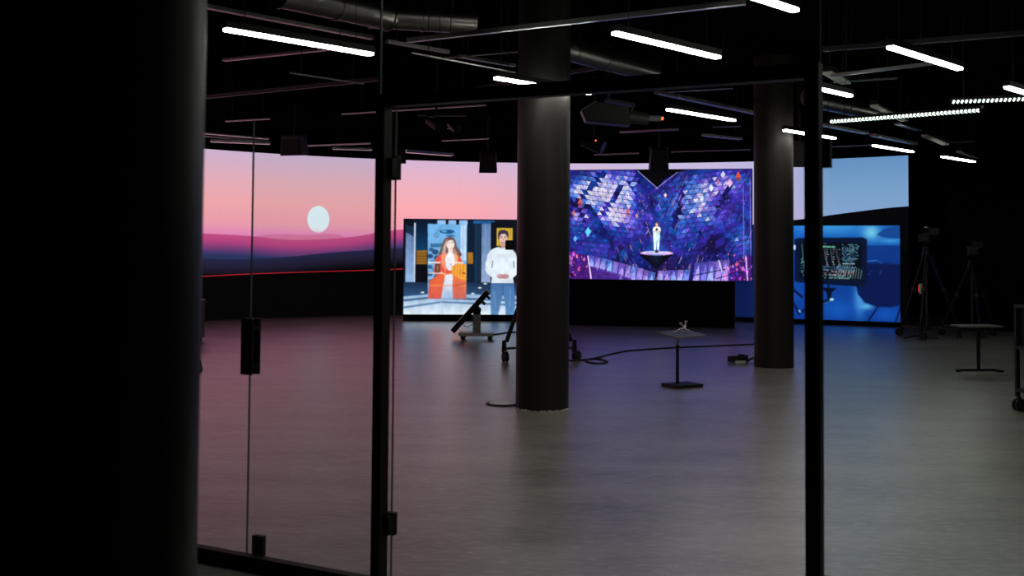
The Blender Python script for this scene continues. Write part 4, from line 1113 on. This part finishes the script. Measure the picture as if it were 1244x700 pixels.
# ------------------------------------------------------------------ small tables
def pedestal_table(loc, rz, label, top, h, basesize):
    t = thing('side_table', loc, rz, label, 'table')
    tilt = Matrix.Rotation(-rz, 3, 'Z') @ Matrix.Rotation(0.10, 3, 'X') @ Matrix.Rotation(rz, 3, 'Z')   # tipped a little towards the doorway
    MB().box((0, 0, h - 0.012), (top[0], top[1], 0.018), tilt).build('table_top', 'table_grey', t, 0.004)
    MB().cyl((-0.03, 0.02, 0.03), (-0.03, 0.02, h - 0.13), 0.018, n=16).build('pole', 'plastic_black', t)
    MB().cyl((-0.03, 0.02, h - 0.13), (-0.03, 0.02, h - 0.02), 0.013, n=16).build('inner_pole', 'steel', t)
    MB().box((0.02, 0, 0.018), (basesize[0], basesize[1], 0.036)).build('base_plate', 'plastic_black', t, 0.004)
    return t
tb = atz(827, 470, 0); tb.z = 0
pedestal_table(tb, math.radians(28), 'low black pedestal table with a square top carrying a small metal clamp', (0.40, 0.38), 0.585, (0.36, 0.28))
ck = thing('camera_clamp', tb + Vector((0.02, 0.0, 0.588)), 0.4, 'small shiny metal clamp lying on the low pedestal table', 'clamp')
MB().tube([(-.13, -.02, .008), (-.04, .0, .035), (.03, .01, .07)], 0.009).build('arm', 'steel', ck)
MB().tube([(.10, -.03, .008), (.04, .0, .035), (-.02, .01, .10)], 0.009).build('arm', 'steel', ck)
MB().tube([(.0, -.09, .008), (.01, -.02, .035), (.06, .03, .115)], 0.008).build('arm', 'steel', ck)
for q in ((.03, .01, .07), (-.02, .01, .10), (.06, .03, .115), (0, 0, .04)):
    MB().cyl(Vector(q) - Vector((.014, 0, 0)), Vector(q) + Vector((.014, 0, .004)), 0.014, n=12).build('knob', 'steel', ck)

t2 = atz(1187, 451, 0); t2.z = 0
tt = thing('work_table', t2, 0.12, 'dark table with a thin grey top on one pole and a flat bar foot', 'table')
MB().box((-0.0, 0, 0.565), (0.53, 0.32, 0.02)).build('table_top', 'table_grey', tt, 0.004)
MB().cyl((0.02, 0, 0.02), (0.02, 0, 0.555), 0.022, n=14).build('pole', 'plastic_black', tt)
MB().box((-0.02, 0, 0.014), (0.50, 0.06, 0.028)).build('foot_bar', 'plastic_black', tt, 0.004)
MB().bar((0.22, 0, 0.014), (0.24, -0.16, 0.014), 0.05, 0.028).build('foot_bar', 'plastic_black', tt)
MB().bar((-0.26, 0, 0.014), (-0.30, -0.10, 0.014), 0.05, 0.028).build('foot_bar', 'plastic_black', tt)
MB().box((0.02, 0, 0.545), (0.24, 0.2, 0.02)).build('top_bracket', 'plastic_black', tt)

# rolling rack at the frame's edge
rk = thing('equipment_cart', Vector((4.60 + 0.50, 10.05 + 0.25, 0)), 0.05, 'black wheeled equipment cart with a raised shelf frame', 'cart')
for sx in (-1, 1):
    for sy in (-1, 1):
        mb = MB(); caster(mb, Vector((sx * 0.30, sy * 0.24, 0)), 0.06, 0.2); w = mb.build('caster', 'rubber', rk)
        MB().cyl((sx * .30, sy * .24, 0.06), (sx * .30, sy * .24, 0.14), 0.02, n=10).build('fork', 'plastic_black', w)
        MB().box((sx * 0.31, sy * 0.25, 0.565), (0.035, 0.035, 0.85)).build('upright', 'plastic_black', rk)
for z in (0.20, 0.60, 0.985): MB().box((0, 0, z), (0.66, 0.54, 0.03)).build('shelf', 'plastic_black', rk, 0.004)
MB().box((0.02, 0.02, 0.42), (0.54, 0.46, 0.30)).build('equipment_case', 'plastic_black', rk, 0.01)
MB().box((0.0, 0.02, 0.79), (0.58, 0.46, 0.34)).build('side_panel', 'plastic_black', rk, 0.01)

# ------------------------------------------------------------------ things on the floor
hp = atz(611, 491, 0); hp.z = 0
ht = thing('floor_hatch', hp, 0, 'round floor hatch with a black rim and pale lid beside the chipped column', 'floor hatch')
MB().lathe([(0.165, 0.0), (0.165, 0.010), (0.135, 0.012), (0.135, 0.0)], 40, sm=False).build('rim', 'plastic_black', ht)
MB().lathe([(0.132, 0.0), (0.132, 0.0135), (0.01, 0.0145)], 40, sm=False).build('lid', 'hatch', ht)

def floor_cable(px, label, r=0.010, n=10):
    P = [atz(x, y, 0.0) for x, y in px]
    path = []
    for i in range(len(P) - 1):
        p0, p1, p2, p3 = P[max(i - 1, 0)], P[i], P[i + 1], P[min(i + 2, len(P) - 1)]
        for k in range(n):
            t = k / n
            path.append(0.5 * ((2 * p1) + (p2 - p0) * t + (2 * p0 - 5 * p1 + 4 * p2 - p3) * t * t + (3 * p1 - p0 - 3 * p2 + p3) * t ** 3))
    path.append(P[-1])
    o_ = path[0].copy(); o_.z = 0
    path = [Vector((q.x - o_.x, q.y - o_.y, r)) for q in path]
    o = MB().tube(path, r, 8).build('floor_cable', 'rubber'); o.location = o_
    return tag(o, label, 'cable')
floor_cable([(684, 439), (705, 438.5), (725, 437), (738, 440.5), (730, 442.5), (716, 441.5), (712, 438.5), (726, 435.5), (745, 430.5), (765, 427), (790, 425), (815, 423.5), (860, 421.5), (930, 418.5)],
            'black cable looping across the violet-lit floor past the low pedestal table', 0.011)
floor_cable([(596, 408), (606, 406.5), (617, 405), (630, 404)], 'black cable running from the floor monitor to the tripod', 0.012)
floor_cable([(1098, 412), (1112, 409), (1126, 411), (1140, 412)], 'black cable lying under the tripod with the red label', 0.012)
# coil of cable with a grey adapter at the second column
cp = atz(897, 441, 0); cp.z = 0
cc = thing('coiled_cable', cp, 0.2, 'black coiled cable with a pale connector at the foot of the column', 'cable')
path = []
for i in range(90):
    a = i / 89 * 2 * math.pi * 3.2
    path.append((0.13 * math.cos(a) * (1 + .06 * math.sin(3 * a)), 0.11 * math.sin(a), 0.014 + 0.0009 * i))
MB().tube(path, 0.013).build('coil', 'rubber', cc)
MB().tube([(0.13, 0, .02), (.2, .04, .05), (.28, .02, .06), (.34, 0.03, .02)], 0.016).build('cable_end', 'rubber', cc)
MB().box((-0.02, -0.12, 0.022), (0.14, 0.04, 0.035)).build('connector', 'white_plastic', cc, 0.006)
MB().cyl((.20, .0, .07), (.23, .0, .075), 0.02, n=12).build('plug', 'white_plastic', cc)
# black cases by the sunset wall
fc = thing('flight_case', Vector((-5.05, 17.3, 0)), 0.1, 'low black flight case on the pink-lit floor before the dark dunes', 'case')
MB().box((0, 0, 0.33), (0.5, 0.5, 0.54)).build('body', 'plastic_black', fc, 0.01)
MB().box((0, 0, 0.63), (0.51, 0.51, 0.06)).build('lid', 'plastic_black', fc, 0.01)
mb = MB()
for sx in (-1, 1):
    for sy in (-1, 1): caster(mb, Vector((sx * 0.19, sy * 0.19, 0)), 0.03, 0.2)
mb.build('casters', 'rubber', fc)
sb = thing('stage_box', Vector((-3.88, 13.5, 0)), 0.3, 'small black stage box on the pink-lit floor nearer the glass wall', 'box')
MB().box((0, 0, 0.06), (0.30, 0.22, 0.12), taper=0.85).build('body', 'plastic_black', sb, 0.006)
mb = MB()
for k in range(4): mb.cyl((-.1 + k * .066, -.10, .06), (-.1 + k * .066, -.118, .06), 0.014, n=10)
mb.build('sockets', 'steel', sb)
